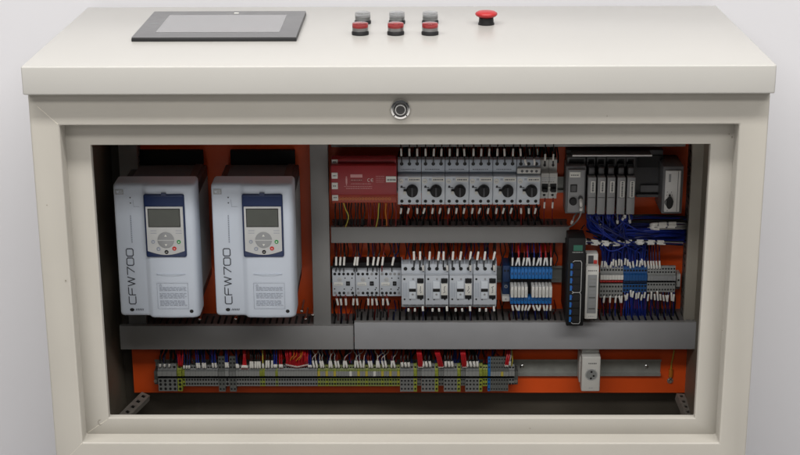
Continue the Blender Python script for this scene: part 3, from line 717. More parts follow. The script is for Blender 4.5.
# black switch
xc, z0, w, h = place(567.3, 584.6, 238, 326, .325); D = PLATE-.325
t = thing('network_switch', 'tall black network switch with blue ports overlapping the lower duct', 'switch', (xc, PLATE, z0))
m = MB(); m.box(-w/2, w/2, -D, -D+.05, 0, h, 'black', .002); m.box(-w/2+.001, w/2-.001, -D+.05, -.01, .004, h-.024, 'black'); m.build('housing', t)
zz = lambda v: h*(326-v)/88
m = MB(); m.box(-w*.20, w*.32, -D-.0008, -D, zz(250.5), zz(245), 'teal'); marks(m, -w*.25, w*.35, zz(252.6), -D, 'ridge', .0022, 3, .001, .003); m.build('emblem', t)
for (va, vb) in ((261.5, 291), (293, 322.5)):
    m = MB(); xa, xb = -w*.20, w*.30
    m.stroke([(xa, zz(vb)), (xa+.003, zz(vb)-.002), (xb-.002, zz(vb)-.002), (xb, zz(vb)+.002), (xb, zz(va)-.002), (xb-.002, zz(va)+.002), (xa+.003, zz(va)+.002), (xa, zz(va))], .0011, -D-.0004, 'silver')
    pf = m.build('port_frame', t)
    for k in range(4):
        m = MB(); zc = zz(va+(vb-va)*(k+.5)/4); hh = (zz(va)-zz(vb))/4*.42
        m.box(-w*.17, w*.24, -D-.0010, -D-.0002, zc-hh, zc+hh, 'hole'); m.box(-w*.34, -w*.23, -D-.0011, -D-.0002, zc-hh*.9, zc+hh*.75, 'blue'); m.box(-w*.24, -w*.19, -D-.0013, -D-.0002, zc-hh*.2, zc+hh*.5, 'w_blue'); m.build('port', t)
# white module
xc, z0, w, h = place(585.4, 598.4, 256, 319, .345); D = PLATE-.345
t = thing('signal_converter', 'narrow white converter module with grey front beside the black switch', 'module', (xc, PLATE, z0))
zz = lambda v: h*(319-v)/63
m = MB(); m.box(-w/2, w/2, -D, -D+.05, 0, zz(266), 'white', .0015); m.box(-w/2+.001, w/2-.001, -D+.012, -D+.035, zz(267), h, 'white', .0015); m.box(-w/2+.001, w/2-.001, -D+.05, -.01, .003, zz(272), 'white'); m.build('body', t)
m = MB(); m.box(-w*.33, w*.36, -D-.0012, -D, zz(313), zz(274.5), 'silver2', .0006); 
for k in range(9): m.box(-w*.22, w*.28, -D-.0016, -D-.0011, zz(309-k*3.7), zz(307.6-k*3.7), 'ridge' if k % 3 else 'termd')
m.build('front_panel', t)
m = MB(); marks(m, -w*.32, w*.34, zz(271), -D, 'ink', .0018, 6, .001, .003); marks(m, -w*.2, w*.25, zz(316.5), -D, 'inkgrey', .001, 8); m.build('printed_mark', t)
m = MB(); m.box(-w*.3, w*.1, -D+.011, -D+.013, zz(265.5), zz(257.5), 'dark'); m.box(w*.12, w*.38, -D+.0105, -D+.013, zz(265.5), zz(262), 'redbtn'); m.build('plug', t)

# controller rack
xr0 = W(565.5, 190, .43)[0]; xr1 = W(661.5, 190, .43)[0]; zr0 = W(610, 215, .43)[1]; zr1 = W(610, 150, .43)[1]
t = thing('controller_rack', 'black controller rack holding the grey card modules, empty slots at right', 'rack', (xr0, PLATE, zr0)); w = xr1-xr0; h = zr1-zr0
m = MB(); m.box(0, w, -.030, -.001, h*.30, h, 'plcd', .001); 
xe = W(636, 190, .43)[0]-xr0
m.box(xe, w, -.034, -.030, h*.74, h*.92, 'black'); m.box(xe, w, -.040, -.030, h*.30, h*.34, 'plcd'); m.box(xe+.008, w, -.036, -.030, h*.37, h*.47, 'plcm'); m.build('backplane', t)
m = MB(); a = W(572.5, 155.2, .395); b_ = W(652, 156.2, .395)
zt_ = a[1]-zr0; m.box(a[0]-xr0, b_[0]-xr0, -.064, -.030, zt_-.002, zt_-.0005, 'plcm'); m.box(a[0]-xr0, b_[0]-xr0, -.0655, -.0635, zt_-.0026, zt_+.0002, 'alu'); m.build('top_rail_highlight', t)  # bright front strip paints the highlight along the rack's top edge
for (a, b_) in ((568.5, 584.5), (588, 594.5), (597.8, 604.8), (608, 615.3), (617.7, 625), (627.5, 634.3)):
    m = MB(); xa = W(a, 161, .40)[0]-xr0; xb = W(b_, 161, .40)[0]-xr0; za = W(600, 165.5, .40)[1]-zr0; zb_ = W(600, 157.5, .40)[1]-zr0
    m.box(xa-.002, xb+.002, -.060, -.030, za-.002, zb_, 'plcm', .001); m.box(xa+.001, xb-.001, -.0606, -.0598, za+.002, zb_-.003, 'hole'); m.build('latch', t)
xc, z0, w, h = place(566, 586, 167, 214.5, .375); D = PLATE-.375
t = thing('processor_module', 'wide grey processor module at the left end of the controller rack', 'controller', (xc, PLATE, z0))
zz = lambda v: h*(214.5-v)/47.5; ux = lambda p: (p-576)/20*w
m = MB(); m.box(-w/2, w/2, -D+.006, -.031, 0, h, 'plcm', .0015); m.build('housing', t)
m = MB(); m.box(ux(568), ux(584.6), -D, -D+.008, zz(212.5), zz(170), 'plc', .0012); m.build('front_plate', t)
m = MB(); m.box(ux(569.2), ux(580), -D-.0008, -D-.0001, zz(177.3), zz(172), 'label'); marks(m, ux(570.5), ux(578.8), zz(175.6), -D-.0008, 'ink', .0022, 4, .0012, .003); m.build('name_tag', t)
m = MB(); m.box(ux(570.2), ux(577), -D-.0012, -D-.0001, zz(192), zz(184.3), 'hole', .0006); m.box(ux(571.2), ux(576), -D-.0016, -D-.0011, zz(191), zz(185.3), 'plcd'); m.build('display', t)
m = MB(); m.cyl((ux(573.3), -D, zz(201)), .0075, .0070, .006, '-y', 'black', 20); m.cyl((ux(573.3), -D-.006, zz(201)), .005, .005, .0004, '-y', 'hole', 16); m.build('round_socket', t)
m = MB(); m.cyl((ux(580.7), -D, zz(198)), .0045, .0045, .004, '-y', 'dark', 14); m.build('round_socket', t)
def card(w, h, tall):
    D = PLATE-.365; zz = lambda v: h*(214.5-v)/47.5
    t = thing('input_output_card', '', 'controller card', (0, 0, 0), 'grey cards in the controller rack')
    m = MB(); m.box(-w/2+.0015, w/2-.0015, -D+.020, -.031, .002, h, 'black', .001); m.box(-w/2+.002, w/2-.002, -D+.012, -.04, zz(176.5), zz(169.5), 'plcd', .002); m.build('housing', t)
    m = MB(); m.box(-w/2, w/2, -D, -D+.022, 0, zz(177.5), 'plc', .0012); m.box(-w/2+.001, w/2-.001, -D-.0007, -D, zz(197.8), zz(197.2), 'plcd'); m.build('terminal_door', t)
    zb_ = zz(197.2 if tall else 192.5)
    m = MB(); m.box(-w*.16, w*.36, -D-.0009, -D-.0001, zb_, zz(181.2), 'label')
    r = random.Random(int(w*1e6)+tall); z = zb_+.0015
    while z < zz(182.5): q = r.uniform(.001, .003); m.box(-w*.03, w*.22, -D-.0012, -D-.0008, z, z+q, 'ink'); z += q+.0009
    m.build('name_tag', t); return t
ca = cb = None
for i, (a, b_) in enumerate(((588, 596), (597.6, 605.6), (607.3, 615.3), (617.4, 625.4), (627.2, 635.2))):
    xc, z0, w, h = place(a, b_, 167, 214.5, .365)
    if i < 3: q = ca = card(w, h, False) if ca is None else dup(ca, (0, 0, 0))
    else: q = cb = card(w, h, True) if cb is None else dup(cb, (0, 0, 0))
    q.location = (xc, PLATE, z0)
    q['label'] = ['narrow grey card with short tag, beside the processor module', 'narrow grey card with short tag, second from the processor module', 'narrow grey card with short tag, third from the processor module', 'narrow grey card with long tag, fourth from the processor module', 'narrow grey card with long tag, beside the empty slots'][i]
xc, z0, w, h = place(662.5, 683.2, 167, 214.5, .372); D = PLATE-.372
t = thing('interface_module', 'silver fronted interface module alone beside the right vertical duct', 'controller', (xc, PLATE, z0))
zz = lambda v: h*(214.5-v)/47.5; ux = lambda p: (p-672.8)/20.7*w
m = MB(); m.box(-w/2, w/2, -D+.004, -.001, 0, h, 'plcm', .002); m.build('housing', t)
m = MB(); m.box(ux(665), ux(680.2), -D, -D+.006, zz(212), zz(170.8), 'alu', .001); m.box(ux(677.3), ux(677.8), -D-.0004, -D, zz(211.5), zz(171.5), 'plcm'); m.build('front_plate', t)
m = MB(); m.add([(ux(669.6)+.0075*math.cos(a)*(1 if math.cos(a) > 0 else .8), -D-.003, zz(202.3)+.0125*math.sin(a)) for a in [2*math.pi*i/20 for i in range(20)]], [list(range(20))], 'hole')
m.lathe((ux(669.6), -D, zz(202.3)), [(.0085, 0), (.0078, .0028)], '-y', 'black', 20); m.disc(ux(669.6), zz(194.8), -D-.0032, .0022, 'hole'); m.build('serial_port', t)
m = MB(); 
for (a, b_) in ((667.5, 192), (671.5, 192), (667, 195), (672.5, 195), (668, 210.5)): m.disc(ux(a), zz(b_), -D-.0004, .0008, 'ink', 8)
m.box(ux(668.2), ux(670.4), -D-.0003, -D-.0001, zz(182), zz(174), 'silver2'); m.build('printed_mark', t)

# rail socket
xc, z0, w, h = place(581.7, 600.3, 357, 391.5, .382); D = PLATE-.382
t = thing('rail_socket', 'white power socket on the lower rail', 'socket', (xc, PLATE, z0))
zz = lambda v: h*(391.5-v)/34.5
m = MB(); m.box(-w/2, w/2, -D, -D+.030, 0, h, 'white', .0025, 3); m.box(-w/2-.002, w/2+.002, -D+.028, -.009, h*.10, h*.93, 'white', .0015); m.box(-w/2+.001, w/2-.001, -D+.02, -.02, h*.9, h*1.12, 'mcb', .002); m.box(-w*.2, w*.2, -D+.018, -D+.03, h*1.05, h*1.15, 'mcb', .001); m.build('body', t)
m = MB(); cz = zz(374.5); cx = w*.02
m.lathe((cx, -D, cz), [(.0125, -.0005), (.0122, .0009), (.0112, .0009), (.0105, -.0003), (0, -.0003)], '-y', 'silver', 30)
m.disc(cx, cz, -D-.0007, .0104, 'ridge', 24)
for (a, b_) in ((0, .0062), (.0045, -.0022), (-.0008, -.0075)): m.disc(cx+a, cz+b_, -D-.0012, .0021, 'hole', 12)
m.build('socket_face', t)
m = MB(); marks(m, -w*.16, w*.28, zz(363.8), -D, 'ink', .0018, 5, .0012, .003); marks(m, -w*.2, w*.25, zz(369.7), -D, 'inkgrey', .0008, 6); marks(m, -w*.1, w*.15, zz(388), -D, 'inkgrey', .0008, 6); m.build('printed_mark', t)

# ------------------------------------------------------------------ terminals
def term(w, v0, v1, Yf, kb, kr, label, group, holes=(368,), lower=(379.6, 383.6), rv=(369.8, 375.2, 378.2), hr=.37, gapk='black', red=None):
    h = W(300, v0, Yf)[1]-W(300, v1, Yf)[1]; D = PLATE-Yf
    f_ = lambda v: (v1-v)/(v1-v0)
    m = MB(); b = -.0098; a0, a1, a2 = f_(rv[0]), f_(rv[1]), f_(rv[2])
    pr = [(b, 0), (-D, 0), (-D, h*a2), (-D+.012, h*(a2+.03)), (-D+.012, h*(a1-.01)), (-D-.004, h*a1), (-D-.004, h*(a0-.03)), (-D+.002, h*a0), (-D+.006, h), (-D+.010, h), (-D+.012, h*.6), (b, h*.6)]
    ks = {2: gapk, 3: gapk, 4: gapk, 5: kr}
    m.prism(pr, -w/2+.00015, w/2-.00015, kb, ks); holes = [f_(q) for q in holes]; lower = [f_(q) for q in lower]
    r = min(w*hr, .0030)
    for z in lower: m.disc(0, h*z, -D-.0003, r, 'hole', 8, r*1.15)
    for z in holes:
        tt = (z-a0)/max(1-a0, .01); m.disc(0, h*z, -D+.0012+.004*max(tt, 0), r, 'hole', 8, r*1.1)
    if red: m.box(-w/2+.0003, w/2-.0003, -D+.002, -D+.012, h*(a2+.03), h*(a1-.01), red)
    return m
TERM = []
def strip(u0, u1, n, v0, v1, Yf, kinds, spec):
    """n terminals between u0 and u1; kinds(i) -> key into spec: (kb, kr, label, group, kw)"""
    proto = {}
    xs0 = W(u0, (v0+v1)/2, Yf)[0]; xs1 = W(u1, (v0+v1)/2, Yf)[0]; w = (xs1-xs0)/n
    z0 = W((u0+u1)/2, v1, Yf)[1]
    for i in range(n):
        k = kinds(i); kb, kr, label, group, kw = spec[k]
        x = xs0+(i+.5)*w
        if k not in proto:
            q = term(w, v0, v1, Yf, kb, kr, label, group, **kw).build(kw.get('name', 'terminal_block') if False else 'terminal_block', None, (x, PLATE, z0)); proto[k] = q
        else:
            q = proto[k].copy(); COL.objects.link(q); q.location = (x, PLATE, z0)
        tag(q, label, 'terminal', group); TERM.append(q)
YT = .405
BIG = dict(lower=(380.6, 384.3, 388.6), holes=(367.6,), hr=.30)
SM = dict()
sp = {'g': ('term', 'ridge', 'large grey terminal in the block at the left end of the lower strip', 'large grey terminals, left end', BIG),
      'y': ('gy', 'gy', 'large green and yellow earth terminal near the left end of the strip', 'large earth terminals, left end', BIG)}
strip(158, 177, 4, 364.8, 391, YT, lambda i: 'g', sp)
strip(177.4, 182.2, 1, 365, 391, YT, lambda i: 'y', sp)
sp = {'g': ('term', 'ridge', 'small grey terminal between left earth terminals and the two tall pairs', 'small grey terminals, left run', SM),
      'y': ('gy', 'gy', 'small green and yellow terminal beside the large left earth terminal', 'small earth terminals, left run', SM)}
strip(182.4, 218.2, 13, 366.4, 386, YT, lambda i: 'y' if i == 0 else 'g', sp)
TALL = dict(lower=(379.8, 383.8, 388.8), holes=(367.5, 363.6, 360), hr=.3)
for (a, b_, nm) in ((218.4, 225, 'left'), (229.4, 236, 'right')):
    sp = {'g': ('termd', 'term', 'tall double terminal in the %s one of the two tall pairs' % nm, 'tall double terminals, %s pair' % nm, TALL)}
    strip(a, b_, 2, 357.5, 391.5, YT, lambda i: 'g', sp)
sp = {'g': ('term', 'ridge', 'small grey terminal between the two tall pairs', 'small grey terminals between tall pairs', SM)}
strip(225.2, 229.2, 1, 366.4, 386, YT, lambda i: 'g', sp)
sp = {'g': ('term', 'ridge', 'small grey terminal in the middle run below the red wire bundle', 'small grey terminals, middle run', SM),
      'y': ('gy', 'gy', 'green and yellow earth terminal standing alone in the middle run', 'earth terminals, middle run', SM),
      'h': ('gyd', 'gy', 'half green terminal near the middle of the middle run', 'half green terminals, middle run', SM)}
strip(236.2, 317.5, 31, 366.4, 386, YT, lambda i: 'y' if i in (10,) else ('h' if i in (9, 15) else 'g'), sp)
sp = {'g': ('gyd', 'ridge', 'small grey-green terminal in the yellow flecked run before the blocks of four', 'small terminals, yellow flecked run', SM),
      'w': ('gyd', 'label', 'white capped terminal in the yellow flecked run', 'white capped terminals, yellow flecked run', SM),
      'y': ('gy', 'yel', 'yellow capped earth terminal in the yellow flecked run', 'earth terminals, yellow flecked run', SM)}
strip(317.7, 399.8, 31, 366.4, 386, YT, lambda i: 'w' if i in (12, 21) else ('y' if i % 3 == 0 and i != 9 else 'g'), sp)
for gi, (a, b_) in enumerate(((400, 417), (421.3, 438.3), (443.8, 460.6), (465.3, 482.5))):
    sp = {'g': ('term', 'ridge', 'large grey terminal in the %s block of four from the left' % ORD[gi], 'large grey terminals, %s block of four' % ORD[gi], BIG),
          'y': ('gy', 'gy', 'green and yellow earth terminal closing the %s block of four' % ORD[gi], None, BIG)}
    strip(a, b_, 5, 364.8, 391.5, YT, lambda i: 'y' if i == 4 else 'g', sp)
    if gi < 3:
        nx = (421.3, 443.8, 465.3)[gi]
        sp = {'g': ('termd', 'term', 'narrow grey terminal filling the %s gap between blocks of four' % ORD[gi], 'narrow terminals, %s gap' % ORD[gi], SM)}
        strip(b_+.2, nx-.2, 2, 366.4, 385.5, YT, lambda i: 'g', sp)
sp = {'y': ('gy', 'gy', 'green earth terminal left of the blue terminal at the strip end', 'earth terminals at the strip end', SM),
      'b': ('blue', 'blue', 'blue terminal near the right end of the lower strip', None, TALL),
      'd': ('termd', 'ridge', 'tall grey double terminal right of the single blue terminal', 'tall terminals at the strip end', TALL),
      'o': ('termd', 'yel', 'tall grey terminal with a yellow cap near the strip end', None, TALL),
      'g': ('term', 'ridge', 'small grey terminal closing the right end of the strip', 'grey terminals closing the strip', SM)}
strip(482.8, 487.6, 2, 366.4, 386, YT, lambda i: 'y', sp)
strip(487.8, 508.5, 8, 358, 391, YT, lambda i: 'b' if i == 0 else ('o' if i == 5 else 'd'), sp)
strip(508.7, 514.5, 2, 365.5, 384, YT, lambda i: 'g', sp)
for (u, nm) in ((156.6, 'left'), (515.8, 'right')):
    x, z = W(u, 377, .425); m = MB(); m.box(-.004, .004, -.040, -.0095, -.014, .014, 'termd', .001); m.cyl((-.0005, -.045, -.004), .0035, .0035, .002, '-y', 'steel', 12); o = m.build('end_clamp', None, (x, PLATE, z)); tag(o, 'grey end clamp with steel screw at the %s end of the lower strip' % nm, 'end clamp')
# right terminals
YR = .408
SR = dict(lower=(286.5, 291, 295), holes=(270.5,), red='redbtn', hr=.34, rv=(273.5, 279, 283.5))
sp = {'g': ('ridge', 'white', 'pale grey terminal with red bridge beside the white converter', 'pale terminals with red bridge', SR)}
strip(600, 623, 8, 267, 297.5, YR, lambda i: 'g', sp)
X['bterm'] = mat('blue_terminal', (.010, .085, .27), .45, noise=.06)
sp = {'b': ('bterm', 'bterm', 'blue terminal in the block between two grey blocks', 'blue terminals, right rail', dict(lower=(286, 290), holes=(271,), red='dblue', rv=(273.5, 280, 283.8)))}
strip(623.3, 647, 8, 267, 292, YR, lambda i: 'b', sp)
sp = {'g': ('ridge', 'silver2', 'grey terminal in the block nearest the right vertical duct', 'grey terminals, right end', dict(lower=(284.5, 289.5), holes=(269.5, 272.5), hr=.33, rv=(274.5, 280, 282.5)))}
strip(647.3, 675.5, 10, 267, 292, YR, lambda i: 'g', sp)
x, z = W(678, 279, .43); m = MB(); m.box(-.004, .004, -.036, -.0095, -.014, .012, 'mcb', .001); m.cyl((0, -.036, 0), .002, .002, .0008, '-y', 'hole', 10); o = m.build('end_clamp', None, (x, PLATE, z)); tag(o, 'pale end clamp beside the right grey terminals', 'end clamp')

# ------------------------------------------------------------------ wires
NW = [0]
BACK = MB()
def back(pts, k, r): BACK.tube(spline(pts, 5), r, k, 5)
def wire(pts, k, label, group, r=.0011, mark=None, mr=.0021, name='wire', cat='wire', n=6):
    """pts: 3-D points from the terminal outwards; mark: (start, length) of the white sleeve in metres from the terminal, or a list"""
    sp_ = spline(pts, 7); o0 = sp_[0]; loc = [p-o0 for p in sp_]
    m = MB(); m.tube(loc, r, k, n); o = m.build(name, None, o0); tag(o, label, cat, group); NW[0] += 1
    if mark:
        for (s0, ln) in (mark if isinstance(mark, list) else [mark]):
            acc = 0; seg = []
            for a, b_ in zip(loc, loc[1:]):
                L_ = (b_-a).length
                if L_ < 1e-9: continue
                t0 = max(0, (s0-acc)/L_); t1 = min(1, (s0+ln-acc)/L_)
                if t1 > t0:
                    if not seg: seg.append(a+(b_-a)*t0)
                    seg.append(a+(b_-a)*t1)
                acc += L_
            if len(seg) > 1:
                q = MB(); q.tube(seg, mr, 'sleeve', 8); q.build('marker_sleeve', o)
    return o
R = random.Random(21)
def jit(a=1.0): return R.uniform(-a, a)
def vlen(v0, v1, Y): return abs(W(400, v0, Y)[1]-W(400, v1, Y)[1])
pos3 = ('left', 'middle', 'right')
# breakers: above and below
for i, (xc, z0, w, h) in enumerate(BR):
    which = 'the %s motor breaker' % ORD[i]
    for j in range(3):
        u = PX[i]+23.86*(.5+(j-1)*.325)
        lean = jit(1.6)
        p = [W3(u, 163, .381), W3(u+lean*.2, 158, .379), W3(u+lean*.5, 150, .386), W3(u+lean, 143, .40), W3(u+lean, 134, .43)]
        if not (i == 5 and j > 0):
            wire(p, 'w_black', 'black wire with white sleeve above the %s terminal of %s' % (pos3[j], which), 'marked wires above the motor breakers', .0012, (vlen(163, 155.8, .38), vlen(155.5, 148.3, .38)), .0019)
        else:
            p = [W3(u-2, 165.5, .383), W3(u-2-1.5*(j == 1), 161, .375), W3(u-3, 155, .385), W3(u-2, 143, .40)]
            wire(p, 'w_black', 'short sleeved wire at the %s top terminal of the last motor breaker' % pos3[j], 'marked wires above the motor breakers', .0012, (.003, .014), .0020)
            p = [W3(u+1, 160, .42), W3(u+1, 152, .42), W3(u, 143, .42)]
            wire(p, 'w_black', 'rear black wire above the %s terminal of the last motor breaker' % pos3[j], 'marked wires above the motor breakers', .0012, (.010, .012), .0017)
        if i == 3 and j == 0: pass
        lean = R.choice((-3.4, -2.6, -2.0, -1.6, .2)); p = [W3(u, 204, .383), W3(u+lean*.2, 208, .380), W3(u+lean*.8, 215, .387), W3(u+lean, 221, .40), W3(u+lean, 229, .425)]
        wire(p, 'w_black' if R.random() < .8 else 'w_dred', 'wire with white sleeve below the %s terminal of %s' % (pos3[j], which), 'marked wires below the motor breakers', .0012, (vlen(204, 208, .38), vlen(208, 214.5, .38)), .0020)
xc, z0, w, h = MCB
for j, u in enumerate((545, 553.2)):
    wire([W3(u, 166, .40), W3(u, 158, .397), W3(u+.6, 150, .405), W3(u, 140, .42)], 'w_black', 'black wire above the %s pole of the two-pole breaker' % ('left', 'right')[j], 'wires of the two-pole breaker', .0012, (.012, .012), .0018)
    wire([W3(u, 198, .396), W3(u-.6, 205, .395), W3(u-1, 214, .40), W3(u-1, 228, .43)], 'w_dred', 'dark wire below the %s pole of the two-pole breaker' % ('left', 'right')[j], 'wires of the two-pole breaker', .0012, (.008, .012), .0018)
# behind the top row: dark bundle at the relay
rl = [('w_yel', 343.5, 'yellow'), ('w_yel', 379, 'yellow')]
for j, (k, u, c) in enumerate(rl):
    wire([W3(u, 203, .362), W3(u+2 if j == 0 else u-.5, 209, .360), W3(u+5 if j == 0 else u-1, 217, .37), W3(u+2 if j == 0 else u-3, 227, .40)], k, 'yellow wire under the %s part of the red relay' % ('left', 'right')[j], 'wires under the red relay', .0011)
for j in range(20):
    u = 336+j*3.15+jit(.6); k = 'w_black' if j < 10 else R.choice(('w_dred', 'w_black', 'w_dred', 'w_dred')) if j != 16 else 'w_orange'
    wire([W3(u, 203, .37+R.random()*.02), W3(u+jit(), 212, .375+R.random()*.02), W3(u+jit(1.5), 222, .39), W3(u+jit(1.5), 229, .42)], k,
         {'w_black': 'black wire hanging from the red relay into the duct', 'w_dred': 'dark red wire hanging from the red relay into the duct', 'w_orange': 'orange wire hanging from the red relay into the duct'}[k], 'wires under the red relay', .0013)
# small contactors
tops = (336.2, 340.1, 344, 354.3, 357, 367.7, 373, 377.3, 382.2, 392.2); bots = (336.8, 340.7, 345.8, 353.8, 357, 368.5, 372.4, 376.2, 383.2, 387)
for j, u in enumerate(tops):
    ln = R.uniform(-.6, 2.2); wire([W3(u-.3, 271.5, .395), W3(u-.1, 266, .392), W3(u+.3+ln*.7, 256, .396), W3(u+.6+ln, 249, .405), W3(u+ln, 240, .43)], 'w_black' if R.random() < .7 else 'w_dred', 'sleeved wire above the small contactors, %s from the left' % ORD[j], 'marked wires above the small contactors', .0011, (vlen(271.5, 264.5, .395), vlen(264.5, 256.5, .395)), .0021)
for j, u in enumerate(bots):
    ln = jit(1.2); wire([W3(u-.5, 294.5, .395), W3(u-.2, 298, .392), W3(u+.3+ln, 306, .396), W3(u+.4+ln, 313, .40), W3(u+ln, 323, .43)], 'w_black' if R.random() < .6 else 'w_dred', 'sleeved wire below the small contactors, %s from the left' % ORD[j], 'marked wires below the small contactors', .0011, (vlen(294.5, 298.5, .395), vlen(298.5, 305.5, .395)), .0021)
# larger contactors
tops = (414.3, 420.2, 429.4, 438, 443.6, 452.6, 460, 469.8, 477, 484.2, 493.2)
for j, u in enumerate(tops):
    ln = R.uniform(-1, 2.8); wire([W3(u-.4, 267, .376), W3(u-.2, 262, .372), W3(u+.2+ln*.8, 251, .378), W3(u+.5+ln, 246, .395), W3(u+ln, 238, .43)], 'w_black', 'sleeved black wire above the larger contactors, %s from the left' % ORD[j], 'marked wires above the larger contactors', .0013, (vlen(267, 259, .376), vlen(259, 251, .376)), .0022)
for j, u in enumerate((423.1, 447.2, 470.3, 494.2)):
    wire([W3(u+.2, 271.5, .372), W3(u, 267, .3655), W3(u+.2, 261, .368), W3(u+1, 254, .385), W3(u, 243, .42)], 'w_black', 'front sleeved control wire at the top of the %s larger contactor' % ORD[j], 'control wires of the larger contactors', .0012, (.004, .013), .0022)
    wire([W3(u-.5, 305, .372), W3(u-.3, 308, .366), W3(u, 314, .368), W3(u, 323, .40)], 'w_black' if j % 2 else 'w_dblue', 'front sleeved control wire at the bottom of the %s larger contactor' % ORD[j], 'control wires of the larger contactors', .0012, (.004, .009), .0022)
    for q, du in enumerate((-15, -8.5)):
        wire([W3(u+du, 307, .378), W3(u+du+.4, 310, .374), W3(u+du+jit(), 316, .385), W3(u+du+jit(), 324, .42)], 'w_black', '%s sleeved power wire under the %s larger contactor' % (('left', 'middle')[q], ORD[j]), 'power wires under the larger contactors', .0014, (.004, .0055), .0022)
# slim relays
cols = ['w_dblue', 'w_red', 'w_red', 'w_dred', 'w_red', 'w_dblue', 'w_blue', 'w_dblue', 'w_red', 'w_red', 'w_dred', 'w_red']
nm = {'w_dblue': 'dark blue', 'w_red': 'red', 'w_dred': 'dark red', 'w_blue': 'blue', 'w_black': 'black'}
for j in range(12):
    u = RELX[j]+1.9; ln = R.uniform(-2, 3.4)
    wire([W3(u, 268, .40), W3(u+.2, 265, .398), W3(u+ln*.8+.4, 256.5, .398), W3(u+ln, 250, .402), W3(u+ln*.6, 240, .43)], cols[j], '%s sleeved wire above the %s slim relay' % (nm[cols[j]], ORD[j]), 'marked wires above the slim relays', .0011, (vlen(268, 264.8, .4), vlen(264.8, 257, .4)), .0020)
    k = ('w_dblue', 'w_dblue', 'w_blue', 'w_black')[j % 4]; ln = jit(2.6)
    wire([W3(u, 303.3, .381), W3(u+.1, 306, .379), W3(u+ln*.8, 311, .382), W3(u+ln, 316, .395), W3(u+ln, 324, .43)], k, '%s sleeved wire below the %s slim relay' % (nm[k], ORD[j]), 'marked wires below the slim relays', .0011, (vlen(303.3, 305, .38), vlen(305, 310.5, .38)), .0020)
# right terminals
def lean_wire(u, v0, v1, v2, v3, Y, k, label, group, ln, lo=2.0):
    sg = 1 if v3 > v0 else -1
    wire([W3(u, v0, Y), W3(u+ln*.2, v1, Y-.004), W3(u+ln*.95, v2, Y-.002), W3(u+ln, (v2+v3)/2, Y+.006), W3(u+ln, v3, Y+.03)], k, label, group, .0011, (vlen(v0, v1, Y), vlen(v1, v2, Y)), .0019)
for j in range(8):
    u = 601.6+j*2.9; k = 'w_blue' if j % 3 else 'w_dblue'; dv = R.uniform(-3, 0)
    lean_wire(u, 269, 267+dv, 261+dv, 238, .415, k, '%s sleeved wire above the %s pale bridged terminal' % (nm[k], ORD[j]), 'wires above the pale bridged terminals', jit(2))
    if j in (3, 5, 6, 7, 1):
        k = R.choice(('w_dred', 'w_blue', 'w_dblue')); lean_wire(u, 296, 297, 304, 326, .411, k, '%s sleeved wire below the %s pale bridged terminal' % (nm[k], ORD[j]), 'wires below the pale bridged terminals', jit(1.8))
for j in range(8):
    u = 624.8+j*2.95; dv = R.uniform(-4, 0)
    lean_wire(u, 269, 267+dv, 261+dv, 236, .415, 'w_blue', 'blue sleeved wire above the %s blue terminal' % ORD[j], 'wires above the blue terminals', jit(1.5))
    lean_wire(u, 290, 291-dv, 297-dv, 326, .411, 'w_blue', 'blue sleeved wire below the %s blue terminal' % ORD[j], 'wires below the blue terminals', jit(1.6))
    back([W3(u+1.2, 288, .425), W3(u+jit(), 298, .425), W3(u+jit(1.5), 312, .42), W3(u+jit(), 326, .435)], 'w_blue', .0012)
for j in range(10):
    u = 648.8+j*2.82
    if j in (0, 1, 2, 3, 4):
        lean_wire(u, 269, 267, 259.5, 240, .415, 'w_dblue', 'dark blue sleeved wire above the %s right grey terminal' % ORD[j], 'wires above the right grey terminals', -1.2+jit(.6))
    k = 'w_dblue' if j % 2 else 'w_black'
    lean_wire(u, 291, 292+R.random()*3, 300+R.random()*2, 326, .411, k, '%s sleeved wire below the %s right grey terminal' % (nm[k], ORD[j]), 'wires below the right grey terminals', jit(1.4))
# blue signal cables under the controller
for j in range(30):
    u = 587+R.choice((0, 1, 2, 3, 9, 10, 12, 13, 21, 23, 25, 31, 40))+jit(1.5); ve = 227+R.random()*13; ue = 684
    Y = .385+R.random()*.03
    wire([W3(u, 213.5, .382), W3(u+jit(1.2), 219, .376+R.random()*.01), W3(u+3+jit(3), 226+R.random()*5, Y), W3(u+22+jit(6), ve+jit(1.5), Y), W3(u+50 if u+50 < 660 else 660, ve+jit(1.5), Y), W3(ue, ve+jit(1.5), .425)],
         'w_blue' if R.random() < .55 else 'w_dblue', 'blue signal cable running from the cards to the right duct', 'blue cables under the controller cards', .0021, name='signal_cable', cat='cable')
for j in range(12):
    u0 = 600+R.random()*45; ve = 228+R.random()*12
    wire([W3(u0, 262, .42), W3(u0+jit(2), 250, .415), W3(u0+2+jit(2), 240, .40), W3(u0+10, ve, .395), W3(u0+30 if u0 < 640 else 672, ve+jit(), .40), W3(684, ve, .425)], R.choice(('w_blue', 'w_dblue')), 'blue cable bending from the right terminals into the right duct', 'blue cables above the right terminals', .0017, name='signal_cable', cat='cable')
for j in range(24):
    u = 588+R.random()*44; u2 = 602+R.random()*44; vb = 226+R.random()*16
    wire([W3(u, 213.5, .384), W3(u+jit(2), 220, .374+R.random()*.012), W3((u+u2)/2+jit(7), vb, .366+R.random()*.03), W3(u2+jit(5), vb+jit(6)+6, .385+R.random()*.02), W3(u2+jit(3), 252+jit(3), .405), W3(u2, 265, .42)],
         'w_blue' if R.random() < .6 else 'w_dblue', 'blue wire drooping from the cards towards the right terminals', 'loose blue wires under the controller cards', .0013)
wire([W3(603, 245, .385), W3(609, 250.5, .38), W3(617, 250, .38), W3(629, 244, .382), W3(639, 239, .39)], 'w_blue', 'loose bright blue wire looping above the right terminals', None, .0012)
